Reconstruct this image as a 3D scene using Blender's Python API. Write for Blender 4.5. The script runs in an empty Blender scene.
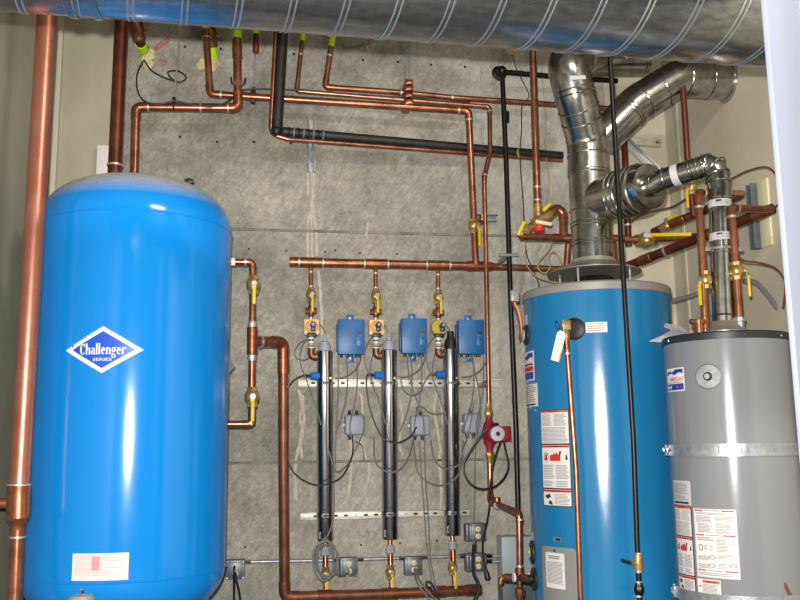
import bpy, bmesh, math, random
from mathutils import Vector, Matrix
random.seed(7)
S = bpy.context.scene
COL = S.collection
PI = math.pi
# ------------------------------------------------------------------ camera
CAM = Vector((0, 0, 1.2)); F = 900.0
YAW, PIT, ROLL = math.radians(8.95), math.radians(9.15), 0.0114
fw = Vector((math.sin(YAW) * math.cos(PIT), math.cos(YAW) * math.cos(PIT), math.sin(PIT)))
r0 = Vector((math.cos(YAW), -math.sin(YAW), 0)); u0 = r0.cross(fw)
rt = (r0 * math.cos(ROLL) - u0 * math.sin(ROLL)); up = (u0 * math.cos(ROLL) + r0 * math.sin(ROLL))
cd = bpy.data.cameras.new('camera'); cam = bpy.data.objects.new('camera', cd); COL.objects.link(cam)
cd.sensor_width = 36; cd.lens = F / 800 * 36; cd.clip_start = .02
cam.matrix_world = Matrix(((rt.x, up.x, -fw.x, CAM.x), (rt.y, up.y, -fw.y, CAM.y), (rt.z, up.z, -fw.z, CAM.z), (0, 0, 0, 1)))
S.camera = cam
YW, XR, XL = 5.33, 2.61, -1.22      # back wall, right wall, left wall
def ray(px, py): return fw * F + rt * (px - 400) - up * (py - 300)
def P(px, py, Y):                    # point of the place at depth Y seen along a measured direction
    d = ray(px, py); return CAM + d * (Y / d.y)
def PX(px, py, X):
    d = ray(px, py); return CAM + d * (X / d.x)
# ------------------------------------------------------------------ materials
def lin(c):
    return tuple((v / 12.92 if v <= .04045 else ((v + .055) / 1.055) ** 2.4) for v in c)
def C(r, g, b): return lin((r / 255, g / 255, b / 255))
def mat(name, col, rough=.5, metal=0., var=.0, vscale=8., col2=None, bump=0., bscale=60., coat=0., spec=.5, stretch=None):
    m = bpy.data.materials.new(name); m.use_nodes = True
    nt = m.node_tree; b = nt.nodes['Principled BSDF']
    b.inputs['Base Color'].default_value = (*col, 1); b.inputs['Roughness'].default_value = rough
    b.inputs['Metallic'].default_value = metal; b.inputs['Coat Weight'].default_value = coat
    b.inputs['Specular IOR Level'].default_value = spec
    tc = nt.nodes.new('ShaderNodeTexCoord')
    src = tc.outputs['Object']
    if stretch:
        mp = nt.nodes.new('ShaderNodeMapping'); mp.inputs['Scale'].default_value = stretch
        nt.links.new(src, mp.inputs['Vector']); src = mp.outputs['Vector']
    if var or col2:
        n = nt.nodes.new('ShaderNodeTexNoise'); n.inputs['Scale'].default_value = vscale; n.inputs['Detail'].default_value = 6
        n.inputs['Roughness'].default_value = .65
        nt.links.new(src, n.inputs['Vector'])
        rp = nt.nodes.new('ShaderNodeValToRGB'); nt.links.new(n.outputs['Fac'], rp.inputs['Fac'])
        c2 = col2 or tuple(max(0, v * (1 - var)) for v in col)
        rp.color_ramp.elements[0].position = .38; rp.color_ramp.elements[1].position = .66
        rp.color_ramp.elements[0].color = (*c2, 1); rp.color_ramp.elements[1].color = (*col, 1)
        nt.links.new(rp.outputs['Color'], b.inputs['Base Color'])
    if bump:
        n = nt.nodes.new('ShaderNodeTexNoise'); n.inputs['Scale'].default_value = bscale; n.inputs['Detail'].default_value = 4
        nt.links.new(src, n.inputs['Vector'])
        bp = nt.nodes.new('ShaderNodeBump'); bp.inputs['Strength'].default_value = bump; bp.inputs['Distance'].default_value = .01
        nt.links.new(n.outputs['Fac'], bp.inputs['Height']); nt.links.new(bp.outputs['Normal'], b.inputs['Normal'])
    return m
M = {}
def dm(k, *a, **kw): M[k] = mat(k, *a, **kw)
dm('copper', C(182, 124, 96), .3, .78, col2=C(136, 84, 62), vscale=9)
dm('copper_pink', C(196, 132, 112), .34, .7, col2=C(176, 108, 86), vscale=5)
dm('copper_old', C(122, 66, 44), .42, .7, col2=C(88, 46, 34), vscale=10)
dm('fitting', C(178, 114, 80), .32, .8, col2=C(138, 84, 58), vscale=25)
dm('solder', C(200, 196, 186), .4, .7)
dm('brass', C(206, 178, 118), .36, .65, col2=C(160, 126, 76), vscale=30)
dm('bronze', C(140, 98, 66), .42, .7, col2=C(112, 76, 50), vscale=30)
dm('yellow', C(210, 180, 26), .45)
dm('lime', C(184, 226, 20), .5)
dm('red', C(200, 40, 44), .5)
dm('pump_red', C(142, 26, 40), .45)
dm('tank_blue', C(14, 134, 218), .15, 0, coat=.0, bump=.012, bscale=25, spec=.45)
dm('heater_blue', C(30, 116, 166), .16, 0, bump=.07, bscale=260, spec=.5)
dm('dust', C(196, 190, 180), .9, col2=C(30, 128, 210), vscale=10)
dm('heater_grey', C(126, 128, 132), .17, 0, bump=.01, bscale=30)
dm('rim_grey', C(150, 146, 142), .45, .2)
dm('black', C(24, 24, 26), .45)
dm('black_iron', C(10, 10, 11), .4, .0, spec=.4)
dm('foam_black', C(18, 18, 18), .5, col2=C(36, 36, 34), vscale=14)
dm('black_band', C(34, 40, 46), .4)
dm('cable_grey', C(112, 112, 114), .55)
dm('cable_dark', C(38, 38, 42), .5)
dm('cable_red', C(104, 48, 42), .55)
dm('cable_yellow', C(176, 148, 84), .6)
dm('cable_blue', C(96, 130, 196), .5)
dm('cable_white', C(196, 190, 176), .5)
dm('ballast_blue', C(18, 98, 158), .42, col2=C(16, 90, 148), vscale=40)
dm('plug_blue', C(24, 112, 196), .4)
dm('coil_blue', C(22, 48, 112), .35)
dm('box_steel', C(112, 118, 124), .45, .5, col2=C(92, 98, 106), vscale=30)
dm('box_plastic', C(150, 156, 168), .5)
dm('tan', C(232, 204, 146), .5)
dm('orange', C(222, 150, 70), .5)
dm('white', C(232, 230, 224), .5)
dm('paper', C(226, 222, 218), .6)
dm('paper_grey', C(196, 192, 196), .6)
dm('paper_pink', C(250, 226, 226), .3)
dm('print', C(120, 116, 118), .7)
dm('print_dark', C(44, 42, 48), .7)
dm('print_red', C(206, 44, 40), .6)
dm('print_crimson', C(196, 30, 70), .6)
dm('print_orange', C(226, 96, 40), .6)
dm('print_blue', C(24, 60, 160), .5)
dm('print_pink', C(222, 150, 160), .6)
dm('logo_blue', C(24, 84, 206), .35)
dm('almond', C(222, 204, 160), .45)
dm('panel_grey', C(158, 168, 172), .45)
dm('panel_dark', C(84, 94, 94), .5)
dm('steel', C(205, 205, 206), .13, 1.)
dm('uv_steel', C(196, 194, 196), .15, 1.)
dm('zinc', C(178, 182, 186), .42, .55, col2=C(146, 150, 156), vscale=30)
dm('strut', C(222, 220, 206), .45, .3, col2=C(196, 190, 160), vscale=14)
dm('strut_white', C(236, 240, 240), .4)
dm('strut_dark', C(36, 36, 36), .6)
dm('slot', C(40, 38, 36), .7)
dm('duct', C(160, 162, 164), .2, .93, col2=C(128, 130, 134), vscale=9, stretch=(2.5, 5, 5))
dm('duct_seam', C(172, 178, 184), .38, .85)
dm('flue', C(200, 200, 196), .21, 1., col2=C(150, 150, 148), vscale=14)
dm('flue_dull', C(172, 168, 158), .36, .55)
dm('foam_cream', C(208, 196, 150), .85, bump=1., bscale=40)
dm('patch', C(212, 210, 166), .8)
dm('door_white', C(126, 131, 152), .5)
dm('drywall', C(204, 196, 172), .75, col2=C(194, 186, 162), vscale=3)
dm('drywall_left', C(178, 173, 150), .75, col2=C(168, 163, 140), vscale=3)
dm('joint', C(204, 200, 178), .7)
dm('streak', C(206, 198, 182), .9, col2=C(174, 167, 152), vscale=25)
dm('hole', C(38, 36, 34), .9)
dm('concrete_dark', C(104, 100, 92), .9, col2=C(150, 144, 132), vscale=14)
dm('rust', C(120, 60, 50), .8)
dm('ceil', C(120, 116, 108), .8)
dm('floorm', C(110, 106, 100), .7, col2=C(84, 82, 78), vscale=4)
dm('crayon', C(176, 70, 66), .9)
m = M['dust']; nt = m.node_tree; b = nt.nodes['Principled BSDF']
for l in list(b.inputs['Base Color'].links): nt.links.remove(l)
b.inputs['Base Color'].default_value = (*C(190, 184, 174), 1)
ge = nt.nodes.new('ShaderNodeNewGeometry'); sx = nt.nodes.new('ShaderNodeSeparateXYZ'); nt.links.new(ge.outputs['Normal'], sx.inputs['Vector'])
mr = nt.nodes.new('ShaderNodeMapRange'); mr.inputs['From Min'].default_value = .4; mr.inputs['From Max'].default_value = .85; mr.inputs['To Max'].default_value = .8
nt.links.new(sx.outputs['Z'], mr.inputs['Value'])
nz = nt.nodes.new('ShaderNodeTexNoise'); nz.inputs['Scale'].default_value = 30; nz.inputs['Detail'].default_value = 8
mu = nt.nodes.new('ShaderNodeMath'); mu.operation = 'MULTIPLY'; ad = nt.nodes.new('ShaderNodeMath'); ad.operation = 'ADD'; ad.inputs[1].default_value = .5
nt.links.new(nz.outputs['Fac'], ad.inputs[0]); nt.links.new(mr.outputs['Result'], mu.inputs[0]); nt.links.new(ad.outputs['Value'], mu.inputs[1]); nt.links.new(mu.outputs['Value'], b.inputs['Alpha'])
# concrete wall
m = bpy.data.materials.new('concrete'); m.use_nodes = True; nt = m.node_tree; b = nt.nodes['Principled BSDF']
tc = nt.nodes.new('ShaderNodeTexCoord')
def noise(scale, det, rough=.6):
    n = nt.nodes.new('ShaderNodeTexNoise'); n.inputs['Scale'].default_value = scale; n.inputs['Detail'].default_value = det
    n.inputs['Roughness'].default_value = rough; nt.links.new(tc.outputs['Object'], n.inputs['Vector']); return n
def ramp(n, p0, c0, p1, c1):
    r = nt.nodes.new('ShaderNodeValToRGB'); r.color_ramp.elements[0].position = p0; r.color_ramp.elements[1].position = p1
    r.color_ramp.elements[0].color = (*c0, 1); r.color_ramp.elements[1].color = (*c1, 1); nt.links.new(n.outputs['Fac'], r.inputs['Fac']); return r
a = ramp(noise(1.6, 5, .6), .36, C(150, 146, 136), .66, C(196, 190, 174))
g = ramp(noise(38, 8, .75), .3, (.6, .6, .6), .62, (1, 1, 1))
k = ramp(noise(110, 3, .6), .24, (.4, .4, .4), .4, (1, 1, 1))
h = ramp(noise(7, 6, .7), .3, (.74, .74, .75), .6, (1, 1, 1))
prev = a.outputs['Color']
for q in (g, h, k):
    x = nt.nodes.new('ShaderNodeMix'); x.data_type = 'RGBA'; x.blend_type = 'MULTIPLY'; x.inputs['Factor'].default_value = 1
    nt.links.new(prev, x.inputs['A']); nt.links.new(q.outputs['Color'], x.inputs['B']); prev = x.outputs['Result']
# pale lime bloom towards the right end of the wall and darker damp stains
sx = nt.nodes.new('ShaderNodeSeparateXYZ'); nt.links.new(tc.outputs['Object'], sx.inputs['Vector'])
mr = nt.nodes.new('ShaderNodeMapRange'); mr.inputs['From Min'].default_value = 1.1; mr.inputs['From Max'].default_value = 1.7; mr.interpolation_type = 'SMOOTHSTEP'
nt.links.new(sx.outputs['X'], mr.inputs['Value'])
mp = nt.nodes.new('ShaderNodeMapping'); mp.inputs['Scale'].default_value = (3, 1, .9); nt.links.new(tc.outputs['Object'], mp.inputs['Vector'])
n2 = noise(2.2, 7, .72); nt.links.new(mp.outputs['Vector'], n2.inputs['Vector'])
r2 = ramp(n2, .36, (0, 0, 0), .6, (.75, .75, .75)); mu = nt.nodes.new('ShaderNodeMath'); mu.operation = 'MULTIPLY'
nt.links.new(r2.outputs['Color'], mu.inputs[0]); nt.links.new(mr.outputs['Result'], mu.inputs[1])
x = nt.nodes.new('ShaderNodeMix'); x.data_type = 'RGBA'; nt.links.new(mu.outputs['Value'], x.inputs['Factor']); nt.links.new(prev, x.inputs['A']); x.inputs['B'].default_value = (*C(202, 198, 186), 1); prev = x.outputs['Result']
mp = nt.nodes.new('ShaderNodeMapping'); mp.vector_type = 'TEXTURE'; mp.inputs['Scale'].default_value = (1, 1, 4); mp.inputs['Rotation'].default_value = (0, .6, 0); nt.links.new(tc.outputs['Object'], mp.inputs['Vector'])
n3 = noise(55, 4, .7); nt.links.new(mp.outputs['Vector'], n3.inputs['Vector']); r3 = ramp(n3, .4, (.88, .875, .87), .62, (1.1, 1.1, 1.09))
x = nt.nodes.new('ShaderNodeMix'); x.data_type = 'RGBA'; x.blend_type = 'MULTIPLY'; x.inputs['Factor'].default_value = 1; nt.links.new(prev, x.inputs['A']); nt.links.new(r3.outputs['Color'], x.inputs['B']); prev = x.outputs['Result']
nt.links.new(prev, b.inputs['Base Color']); b.inputs['Roughness'].default_value = .85
bp = nt.nodes.new('ShaderNodeBump'); bp.inputs['Strength'].default_value = .3; bp.inputs['Distance'].default_value = .01
nt.links.new(noise(70, 6, .7).outputs['Fac'], bp.inputs['Height']); nt.links.new(bp.outputs['Normal'], b.inputs['Normal'])
M['concrete'] = m
# ------------------------------------------------------------------ mesh builder
def perp(a):
    a = a.normalized(); t = Vector((0, 0, 1)) if abs(a.z) < .9 else Vector((1, 0, 0))
    u = t.cross(a).normalized(); return u, a.cross(u)
class MB:
    def __init__(s): s.v = []; s.f = []; s.mi = []; s.mats = []
    def _m(s, m):
        if m not in s.mats: s.mats.append(m)
        return s.mats.index(m)
    def add(s, vs, fs, m):
        o = len(s.v); s.v += [Vector(x) for x in vs]; i = s._m(m)
        for f in fs: s.f.append(tuple(o + k for k in f)); s.mi.append(i)
        return s
    def box(s, c, size, m, bevel=0., R=None, seg=2):
        bm = bmesh.new(); bmesh.ops.create_cube(bm, size=1)
        for v in bm.verts: v.co = Vector((v.co.x * size[0], v.co.y * size[1], v.co.z * size[2]))
        if bevel: bmesh.ops.bevel(bm, geom=bm.edges[:], offset=bevel, segments=seg, profile=.5, affect='EDGES')
        bm.verts.index_update(); c = Vector(c)
        vs = [(R @ v.co if R else v.co) + c for v in bm.verts]; fs = [[v.index for v in f.verts] for f in bm.faces]
        bm.free(); return s.add(vs, fs, m)
    def lathe(s, o, ax, prof, m, seg=24, closed=True, phase=0.):
        o = Vector(o); ax = Vector(ax).normalized(); u, w = perp(ax); vs = []; fs = []
        for h, r in prof:
            for k in range(seg):
                t = 2 * PI * k / seg + phase
                vs.append(o + ax * h + (u * math.cos(t) + w * math.sin(t)) * max(r, 1e-5))
        n = len(prof)
        for i in range(n - 1):
            for k in range(seg):
                a, b2 = i * seg + k, i * seg + (k + 1) % seg
                fs.append((a, b2, b2 + seg, a + seg))
        if closed:
            fs.append(tuple(reversed(range(seg)))); fs.append(tuple((n - 1) * seg + k for k in range(seg)))
        return s.add(vs, fs, m)
    def cyl(s, a, b2, r, m, seg=20, bevel=0.):
        a, b2 = Vector(a), Vector(b2); L = (b2 - a).length
        pr = [(0, r - bevel), (bevel, r), (L - bevel, r), (L, r - bevel)] if bevel else [(0, r), (L, r)]
        return s.lathe(a, b2 - a, pr, m, seg)
    def tube(s, pts, r, m, corner=None, seg=12, smooth=False, raw=False):
        pts = [Vector(p) for p in pts]
        path = pts if raw else catmull(pts) if smooth else fillet(pts, corner if corner is not None else 1.7 * r)
        vs = []; fs = []; n = len(path); u = None
        for i, p in enumerate(path):
            t = (path[min(i + 1, n - 1)] - path[max(i - 1, 0)]).normalized()
            if u is None: u, _ = perp(t)
            u = (u - t * u.dot(t)).normalized(); w = t.cross(u)
            for k in range(seg):
                a = 2 * PI * k / seg; vs.append(p + (u * math.cos(a) + w * math.sin(a)) * r)
        for i in range(n - 1):
            for k in range(seg):
                a, b2 = i * seg + k, i * seg + (k + 1) % seg; fs.append((a, b2, b2 + seg, a + seg))
        fs.append(tuple(reversed(range(seg)))); fs.append(tuple((n - 1) * seg + k for k in range(seg)))
        return s.add(vs, fs, m)
    def prism(s, o, ux, uy, uz, outline, d, m):
        o = Vector(o); n = len(outline)
        vs = [o + ux * x + uy * y for x, y in outline] + [o + ux * x + uy * y + uz * d for x, y in outline]
        fs = [tuple(range(n)), tuple(reversed(range(n, 2 * n)))] + [(i, i + n, (i + 1) % n + n, (i + 1) % n) for i in range(n)]
        return s.add(vs, fs, m)
    def torus(s, o, ax, R, r, m, seg=28, rs=8):
        ax = Vector(ax).normalized(); u, w = perp(ax); o = Vector(o); vs = []; fs = []
        for i in range(seg):
            a = 2 * PI * i / seg; d = u * math.cos(a) + w * math.sin(a)
            for k in range(rs):
                t = 2 * PI * k / rs; vs.append(o + d * (R + r * math.cos(t)) + ax * r * math.sin(t))
        for i in range(seg):
            for k in range(rs):
                fs.append((i * rs + k, ((i + 1) % seg) * rs + k, ((i + 1) % seg) * rs + (k + 1) % rs, i * rs + (k + 1) % rs))
        return s.add(vs, fs, m)
    def ball(s, o, r, m, sc=(1, 1, 1), seg=14):
        n = 8; o = Vector(o)
        vs = []; fs = []
        for i in range(n + 1):
            a = -PI / 2 + PI * i / n
            for k in range(seg):
                t = 2 * PI * k / seg
                vs.append(o + Vector((math.cos(a) * math.cos(t) * r * sc[0], math.cos(a) * math.sin(t) * r * sc[1], math.sin(a) * r * sc[2])))
        for i in range(n):
            for k in range(seg):
                a, b2 = i * seg + k, i * seg + (k + 1) % seg; fs.append((a, b2, b2 + seg, a + seg))
        return s.add(vs, fs, m)
    def build(s, name, parent=None, loc=None, ang=35):
        me = bpy.data.meshes.new(name); base = Vector(loc) if loc is not None else Vector((0, 0, 0))
        if parent is not None:
            base = Vector(parent['_w']) if '_w' in parent else Vector(parent.location)
        me.from_pydata([v - base for v in s.v], [], s.f)
        for mm in s.mats: me.materials.append(M[mm])
        me.polygons.foreach_set('material_index', s.mi)
        me.polygons.foreach_set('use_smooth', [True] * len(s.f))
        bm = bmesh.new(); bm.from_mesh(me); bmesh.ops.recalc_face_normals(bm, faces=bm.faces[:]); bm.to_mesh(me); bm.free()
        me.set_sharp_from_angle(angle=math.radians(ang)); me.update()
        o = bpy.data.objects.new(name, me); COL.objects.link(o)
        if parent is not None:
            o.parent = parent; o['_w'] = list(base)
        else: o.location = base
        return o
def fillet(pts, R):
    out = [pts[0]]
    for i in range(1, len(pts) - 1):
        a, c, d = pts[i - 1], pts[i], pts[i + 1]
        d1 = (a - c); d2 = (d - c); l1, l2 = d1.length, d2.length; d1.normalize(); d2.normalize()
        ang = d1.angle(d2)
        if ang > PI - .03: out.append(c); continue
        t = min(R / math.tan(ang / 2), .48 * l1, .48 * l2); p1, p2 = c + d1 * t, c + d2 * t
        N = 8
        for k in range(N + 1):
            x = k / N; out.append(p1 * (1 - x) ** 2 + c * 2 * x * (1 - x) * 1.0 + p2 * x * x)
    out.append(pts[-1]); return out
def catmull(p, n=8):
    q = [p[0] * 2 - p[1]] + p + [p[-1] * 2 - p[-2]]; out = []
    for i in range(1, len(q) - 2):
        for k in range(n):
            t = k / n; a, b2, c, d = q[i - 1], q[i], q[i + 1], q[i + 2]
            out.append(.5 * ((2 * b2) + (c - a) * t + (2 * a - 5 * b2 + 4 * c - d) * t * t + (3 * b2 - a - 3 * c + d) * t ** 3))
    out.append(p[-1]); return out
def tag(o, label, cat, group=None, kind=None):
    o['label'] = label; o['category'] = cat
    if group: o['group'] = group
    if kind: o['kind'] = kind
    return o
def thing(name, label, cat, loc, group=None):
    o = bpy.data.objects.new(name, None); COL.objects.link(o); o.location = loc; o.empty_display_size = .05
    return tag(o, label, cat, group)
def struct(o): o['kind'] = 'structure'; return o
X_, Y_, Z_ = Vector((1, 0, 0)), Vector((0, 1, 0)), Vector((0, 0, 1))
# ------------------------------------------------------------------ pipes and valves
def pipe(label, pts, r, m='copper', fit='fitting', bands=(), name='copper_pipe', corner=None, extra=None, cat='pipe', group=None, elbows=True, loc=None, up=False):
    pts = [Vector(p) for p in pts]; base = Vector(loc) if loc is not None else min(pts, key=lambda p: p.z)
    t = thing(name, label, cat, base, group); cr = corner or 1.8 * r
    MB().tube(pts, r, m, cr, 14).build('pipe', t)
    if up:
        d = pts[0] - pts[1]; MB().cyl(pts[0], pts[0] + d * ((ZC - .002 - pts[0].z) / d.z), r, m, 14).build('upper_pipe', t)
    if elbows:
        for i in range(1, len(pts) - 1):
            c = pts[i]; d1 = pts[i - 1] - c; d2 = pts[i + 1] - c
            if d1.angle(d2) > math.radians(172): continue
            tl = cr / math.tan(d1.angle(d2) / 2) + 1.1 * r
            e = [c + d1.normalized() * min(tl, d1.length * .8), c, c + d2.normalized() * min(tl, d2.length * .8)]
            MB().tube(e, r * 1.13, fit, cr, 14).build('elbow', t)
    for sgi, fr, kind in bands:
        a, b2 = pts[sgi], pts[sgi + 1]; p = a.lerp(b2, fr); d = (b2 - a).normalized()
        if kind == 'tape': MB().cyl(p - d * .045, p + d * .045, r * 1.08, 'lime', 14).build('tape', t)
        elif kind == 'coupling': MB().cyl(p - d * r * 1.6, p + d * r * 1.6, r * 1.14, fit, 14, .002).build('coupling', t)
        elif kind == 'ring': MB().cyl(p - d * .005, p + d * .005, r * 1.18, 'solder', 14).build('solder_ring', t)
        elif kind == 'tee': MB().cyl(p - d * r * 2.3, p + d * r * 2.3, r * 1.15, fit, 14, .003).build('tee', t)
    if extra: extra(t)
    return t
def valve(label, p, ax, r, hdir, side, hl=.075, body='brass', hm='yellow', group='ball valves', hk=0.):
    p = Vector(p); ax = Vector(ax).normalized(); side = Vector(side).normalized(); hdir = Vector(hdir).normalized()
    t = thing('ball_valve', label, 'valve', p, group)
    b = MB(); L = r * 2.1
    b.lathe(p - ax * L, ax, [(0, r * 1.28), (L * .42, r * 1.28)], body, 6)
    b.lathe(p - ax * L, ax, [(L * .40, r * 1.1), (L * .55, r * 1.35), (L * .8, r * 1.55), (L * 1.2, r * 1.55), (L * 1.45, r * 1.35), (L * 1.6, r * 1.1)], body, 18)
    b.lathe(p + ax * L * .58, ax, [(0, r * 1.28), (L * .42, r * 1.28)], body, 6); b.build('body', t)
    MB().cyl(p + side * r * 1.3, p + side * r * 2.3, r * .45, body, 10).build('stem', t)
    MB().lathe(p + side * r * 2.1, side, [(0, r * .62), (r * .3, r * .62)], 'zinc', 6).build('stem_nut', t)
    w = side.cross(hdir).normalized(); h = MB(); o = p + side * (r * 2.15)
    Rm = Matrix((hdir, w, side)).transposed()
    h.box(o + hdir * r * .5, (r * 1.6, r * .9, .003), hm, .001, Rm)
    h.box(o + hdir * (r * 1.1 + hl / 2) + side * .006, (hl, max(.014, r * .75), .013), hm, .004, Rm); h.build('handle', t)
    return t
def cable(label, pts, r=.0035, m='cable_grey', name='cable', group=None, extra=None):
    pts = [Vector(p) for p in pts]; o = MB().tube(pts, r, m, seg=7, smooth=True)
    return tag(o.build(name, None, pts[0]), label, 'cable', group)
# ------------------------------------------------------------------ surfaces to print on
class Cyl:
    def __init__(s, px_l, py_l, px_r, py_r, d):
        a = ray(px_l, py_l); b2 = ray(px_r, py_r); al, ar = math.atan2(a.x, a.y), math.atan2(b2.x, b2.y)
        az = (al + ar) / 2; s.r = d * math.sin((ar - al) / 2); s.c = Vector((d * math.sin(az), d * math.cos(az), 0))
    def hit(s, px, py):
        d = ray(px, py); a = d.x ** 2 + d.y ** 2; o = CAM - s.c; b2 = 2 * (o.x * d.x + o.y * d.y); c = o.x ** 2 + o.y ** 2 - s.r ** 2
        q = CAM + d * ((-b2 - math.sqrt(max(0, b2 * b2 - 4 * a * c))) / (2 * a)); v = q - s.c
        return math.atan2(v.x, -v.y) * s.r, q.z
    def at(s, u, v, off=0.):
        t = u / s.r; return Vector((s.c.x + (s.r + off) * math.sin(t), s.c.y - (s.r + off) * math.cos(t), v))
    def n(s, u): t = u / s.r; return Vector((math.sin(t), -math.cos(t), 0))
    def tan(s, u): t = u / s.r; return Vector((math.cos(t), math.sin(t), 0))
class Flat:
    def __init__(s, o, ux, uy, uz): s.o, s.ux, s.uy, s.uz = Vector(o), ux, uy, uz
    def at(s, u, v, off=0.): return s.o + s.ux * u + s.uy * v + s.uz * off
def rect(b, sf, u0, v0, u1, v1, off, m, thick=True):
    n = max(1, int(abs(u1 - u0) / .02)); vs = []; fs = []
    for i in range(n + 1):
        u = u0 + (u1 - u0) * i / n; vs += [sf.at(u, v0, off), sf.at(u, v1, off)]
    for i in range(n): fs.append((2 * i, 2 * i + 2, 2 * i + 3, 2 * i + 1))
    if thick:
        o = len(vs)
        for i in range(n + 1):
            u = u0 + (u1 - u0) * i / n; vs += [sf.at(u, v0, 0), sf.at(u, v1, 0)]
        for i in range(n): fs += [(2 * i, o + 2 * i, o + 2 * i + 2, 2 * i + 2), (2 * i + 1, 2 * i + 3, o + 2 * i + 3, o + 2 * i + 1)]
        fs += [(0, 1, o + 1, o), (2 * n, o + 2 * n, o + 2 * n + 1, 2 * n + 1)]
    b.add(vs, fs, m)
def poly(b, sf, pts, off, m):
    """a flat printed shape, cut in strips so that it follows the curve"""
    us = [p[0] for p in pts]; n = max(1, int((max(us) - min(us)) / .015)); bm = bmesh.new()
    f = bm.faces.new([bm.verts.new((x, y, 0)) for x, y in pts])
    for i in range(1, n):
        u = min(us) + (max(us) - min(us)) * i / n
        bmesh.ops.bisect_plane(bm, geom=bm.verts[:] + bm.edges[:] + bm.faces[:], plane_co=(u, 0, 0), plane_no=(1, 0, 0))
    bm.verts.index_update()
    b.add([sf.at(v.co.x, v.co.y, off) for v in bm.verts], [[v.index for v in f.verts] for f in bm.faces], m); bm.free()
_tx = {}
def glyphs(txt, bold=0.):
    if (txt, bold) not in _tx:
        cu = bpy.data.curves.new('t', 'FONT'); cu.body = txt; cu.size = 1; cu.offset = bold; cu.align_x = 'CENTER'
        ob = bpy.data.objects.new('t', cu); COL.objects.link(ob); dg = bpy.context.evaluated_depsgraph_get(); dg.update()
        e = ob.evaluated_get(dg); me = e.to_mesh()
        vs = [(v.co.x, v.co.y) for v in me.vertices]; fs = [tuple(p.vertices) for p in me.polygons]
        e.to_mesh_clear(); bpy.data.objects.remove(ob); bpy.data.curves.remove(cu)
        w = max(v[0] for v in vs) - min(v[0] for v in vs); c = (max(v[0] for v in vs) + min(v[0] for v in vs)) / 2
        _tx[(txt, bold)] = ([(v[0] - c, v[1]) for v in vs], fs, w)
    return _tx[(txt, bold)]
def text(b, sf, txt, u, v, width, height, off, m, bold=0., rot=0.):
    vs, fs, w = glyphs(txt, bold); sx = width / w; sy = height / .7; c, s_ = math.cos(rot), math.sin(rot)
    b.add([sf.at(u + x * sx * c - y * sy * s_, v + x * sx * s_ + y * sy * c, off) for x, y in vs], fs, m)
def lines(b, sf, u0, v0, u1, v1, n, off, m='print', fill=.38, ragged=.25):
    """unreadable small print: rows of short bars"""
    h = (v0 - v1) / n
    for i in range(n):
        y = v0 - h * (i + .5); e = u1 - (u1 - u0) * random.random() * ragged
        rect(b, sf, u0, y - h * fill / 2, e, y + h * fill / 2, off, m, False)
# ================================================================== SETTING
def wallbox(name, lo, hi, m):
    lo, hi = Vector(lo), Vector(hi)
    o = MB().box((lo + hi) / 2, hi - lo, m).build(name); return struct(o)
ZC = 4.0
wb = wallbox('wall_back', (XL - .2, YW, 0), (XR + .2, YW + .2, ZC), 'concrete')
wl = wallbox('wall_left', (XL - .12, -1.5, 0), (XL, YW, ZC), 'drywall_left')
wr = wallbox('wall_right', (XR, -1.5, 0), (XR + .12, YW, ZC), 'drywall')
wallbox('wall_front', (XL - .2, -1.62, 0), (XR + .2, -1.5, ZC), 'ceil')
wallbox('floor', (XL - .2, -1.5, -.12), (XR + .2, YW + .2, 0), 'floorm')
wallbox('ceiling', (XL - .2, -1.5, ZC), (XR + .2, YW + .2, ZC + .12), 'ceil')
xa = P(119, 100, YW).x; xb = P(606, 160, YW).x
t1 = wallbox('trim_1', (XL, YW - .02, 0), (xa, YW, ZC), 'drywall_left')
t2 = wallbox('trim_2', (xb, YW - .02, 0), (XR, YW, ZC), 'drywall')
# corner bead and board joints
MB().box((XL + .02, YW - .036, ZC / 2), (.04, .032, ZC), 'joint', .004).build('corner_bead', t1)
yj = PX(679, 160, XR).y
MB().box((XR - .004, yj, ZC / 2), (.008, .05, ZC), 'drywall', .002).build('board_joint', wr)
# form seams, tie holes and mineral streaks of the concrete
for py in (232, 461):
    a, c = P(240, py - 1, YW), P(470, py + 1.5, YW)
    z = (a.z + c.z) / 2
    MB().box(((xa + xb) / 2, YW - .002, z), (xb - xa, .01, .016), 'concrete_dark', .002).build('form_seam', wb)
a = P(481, 70, YW); MB().box((a.x, YW - .002, 3.2), (.012, .008, 1.5), 'concrete', .002).build('form_seam', wb)
for px, py in ((185, 47), (221, 49), (294, 54), (363, 60), (398, 62), (431, 65), (465, 67), (180, 137), (217, 142), (254, 142), (291, 143),
               (249, 249), (286, 251), (325, 252), (360, 253), (397, 254), (245, 547), (361, 545), (437, 541), (400, 543), (335, 250), (498, 70)):
    p = P(px, py, YW); MB().cyl(p + Y_ * .002, p - Y_ * .0015, .0085 if py < 245 else .006, 'hole', 14).build('tie_hole', wb)
SN = [0]
def streak(pts, w):
    b = MB(); SN[0] += 1; eo = Y_ * (.0006 * SN[0]); q = catmull([P(x, y, YW) for x, y in pts], 5); L = [(p - X_ * w * (.6 + .5 * random.random()), p + X_ * w * (.6 + .5 * random.random())) for p in q]
    vs = []; fs = []
    for l, r in L: vs += [l - Y_ * .001 - eo, r - Y_ * .001 - eo, l + Y_ * .001, r + Y_ * .001]
    for i in range(len(L) - 1):
        k = 4 * i; fs += [(k, k + 1, k + 5, k + 4), (k, k + 4, k + 6, k + 2), (k + 1, k + 3, k + 7, k + 5)]
    b.add(vs, fs, 'streak').build('mineral_streak', wb)
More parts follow.
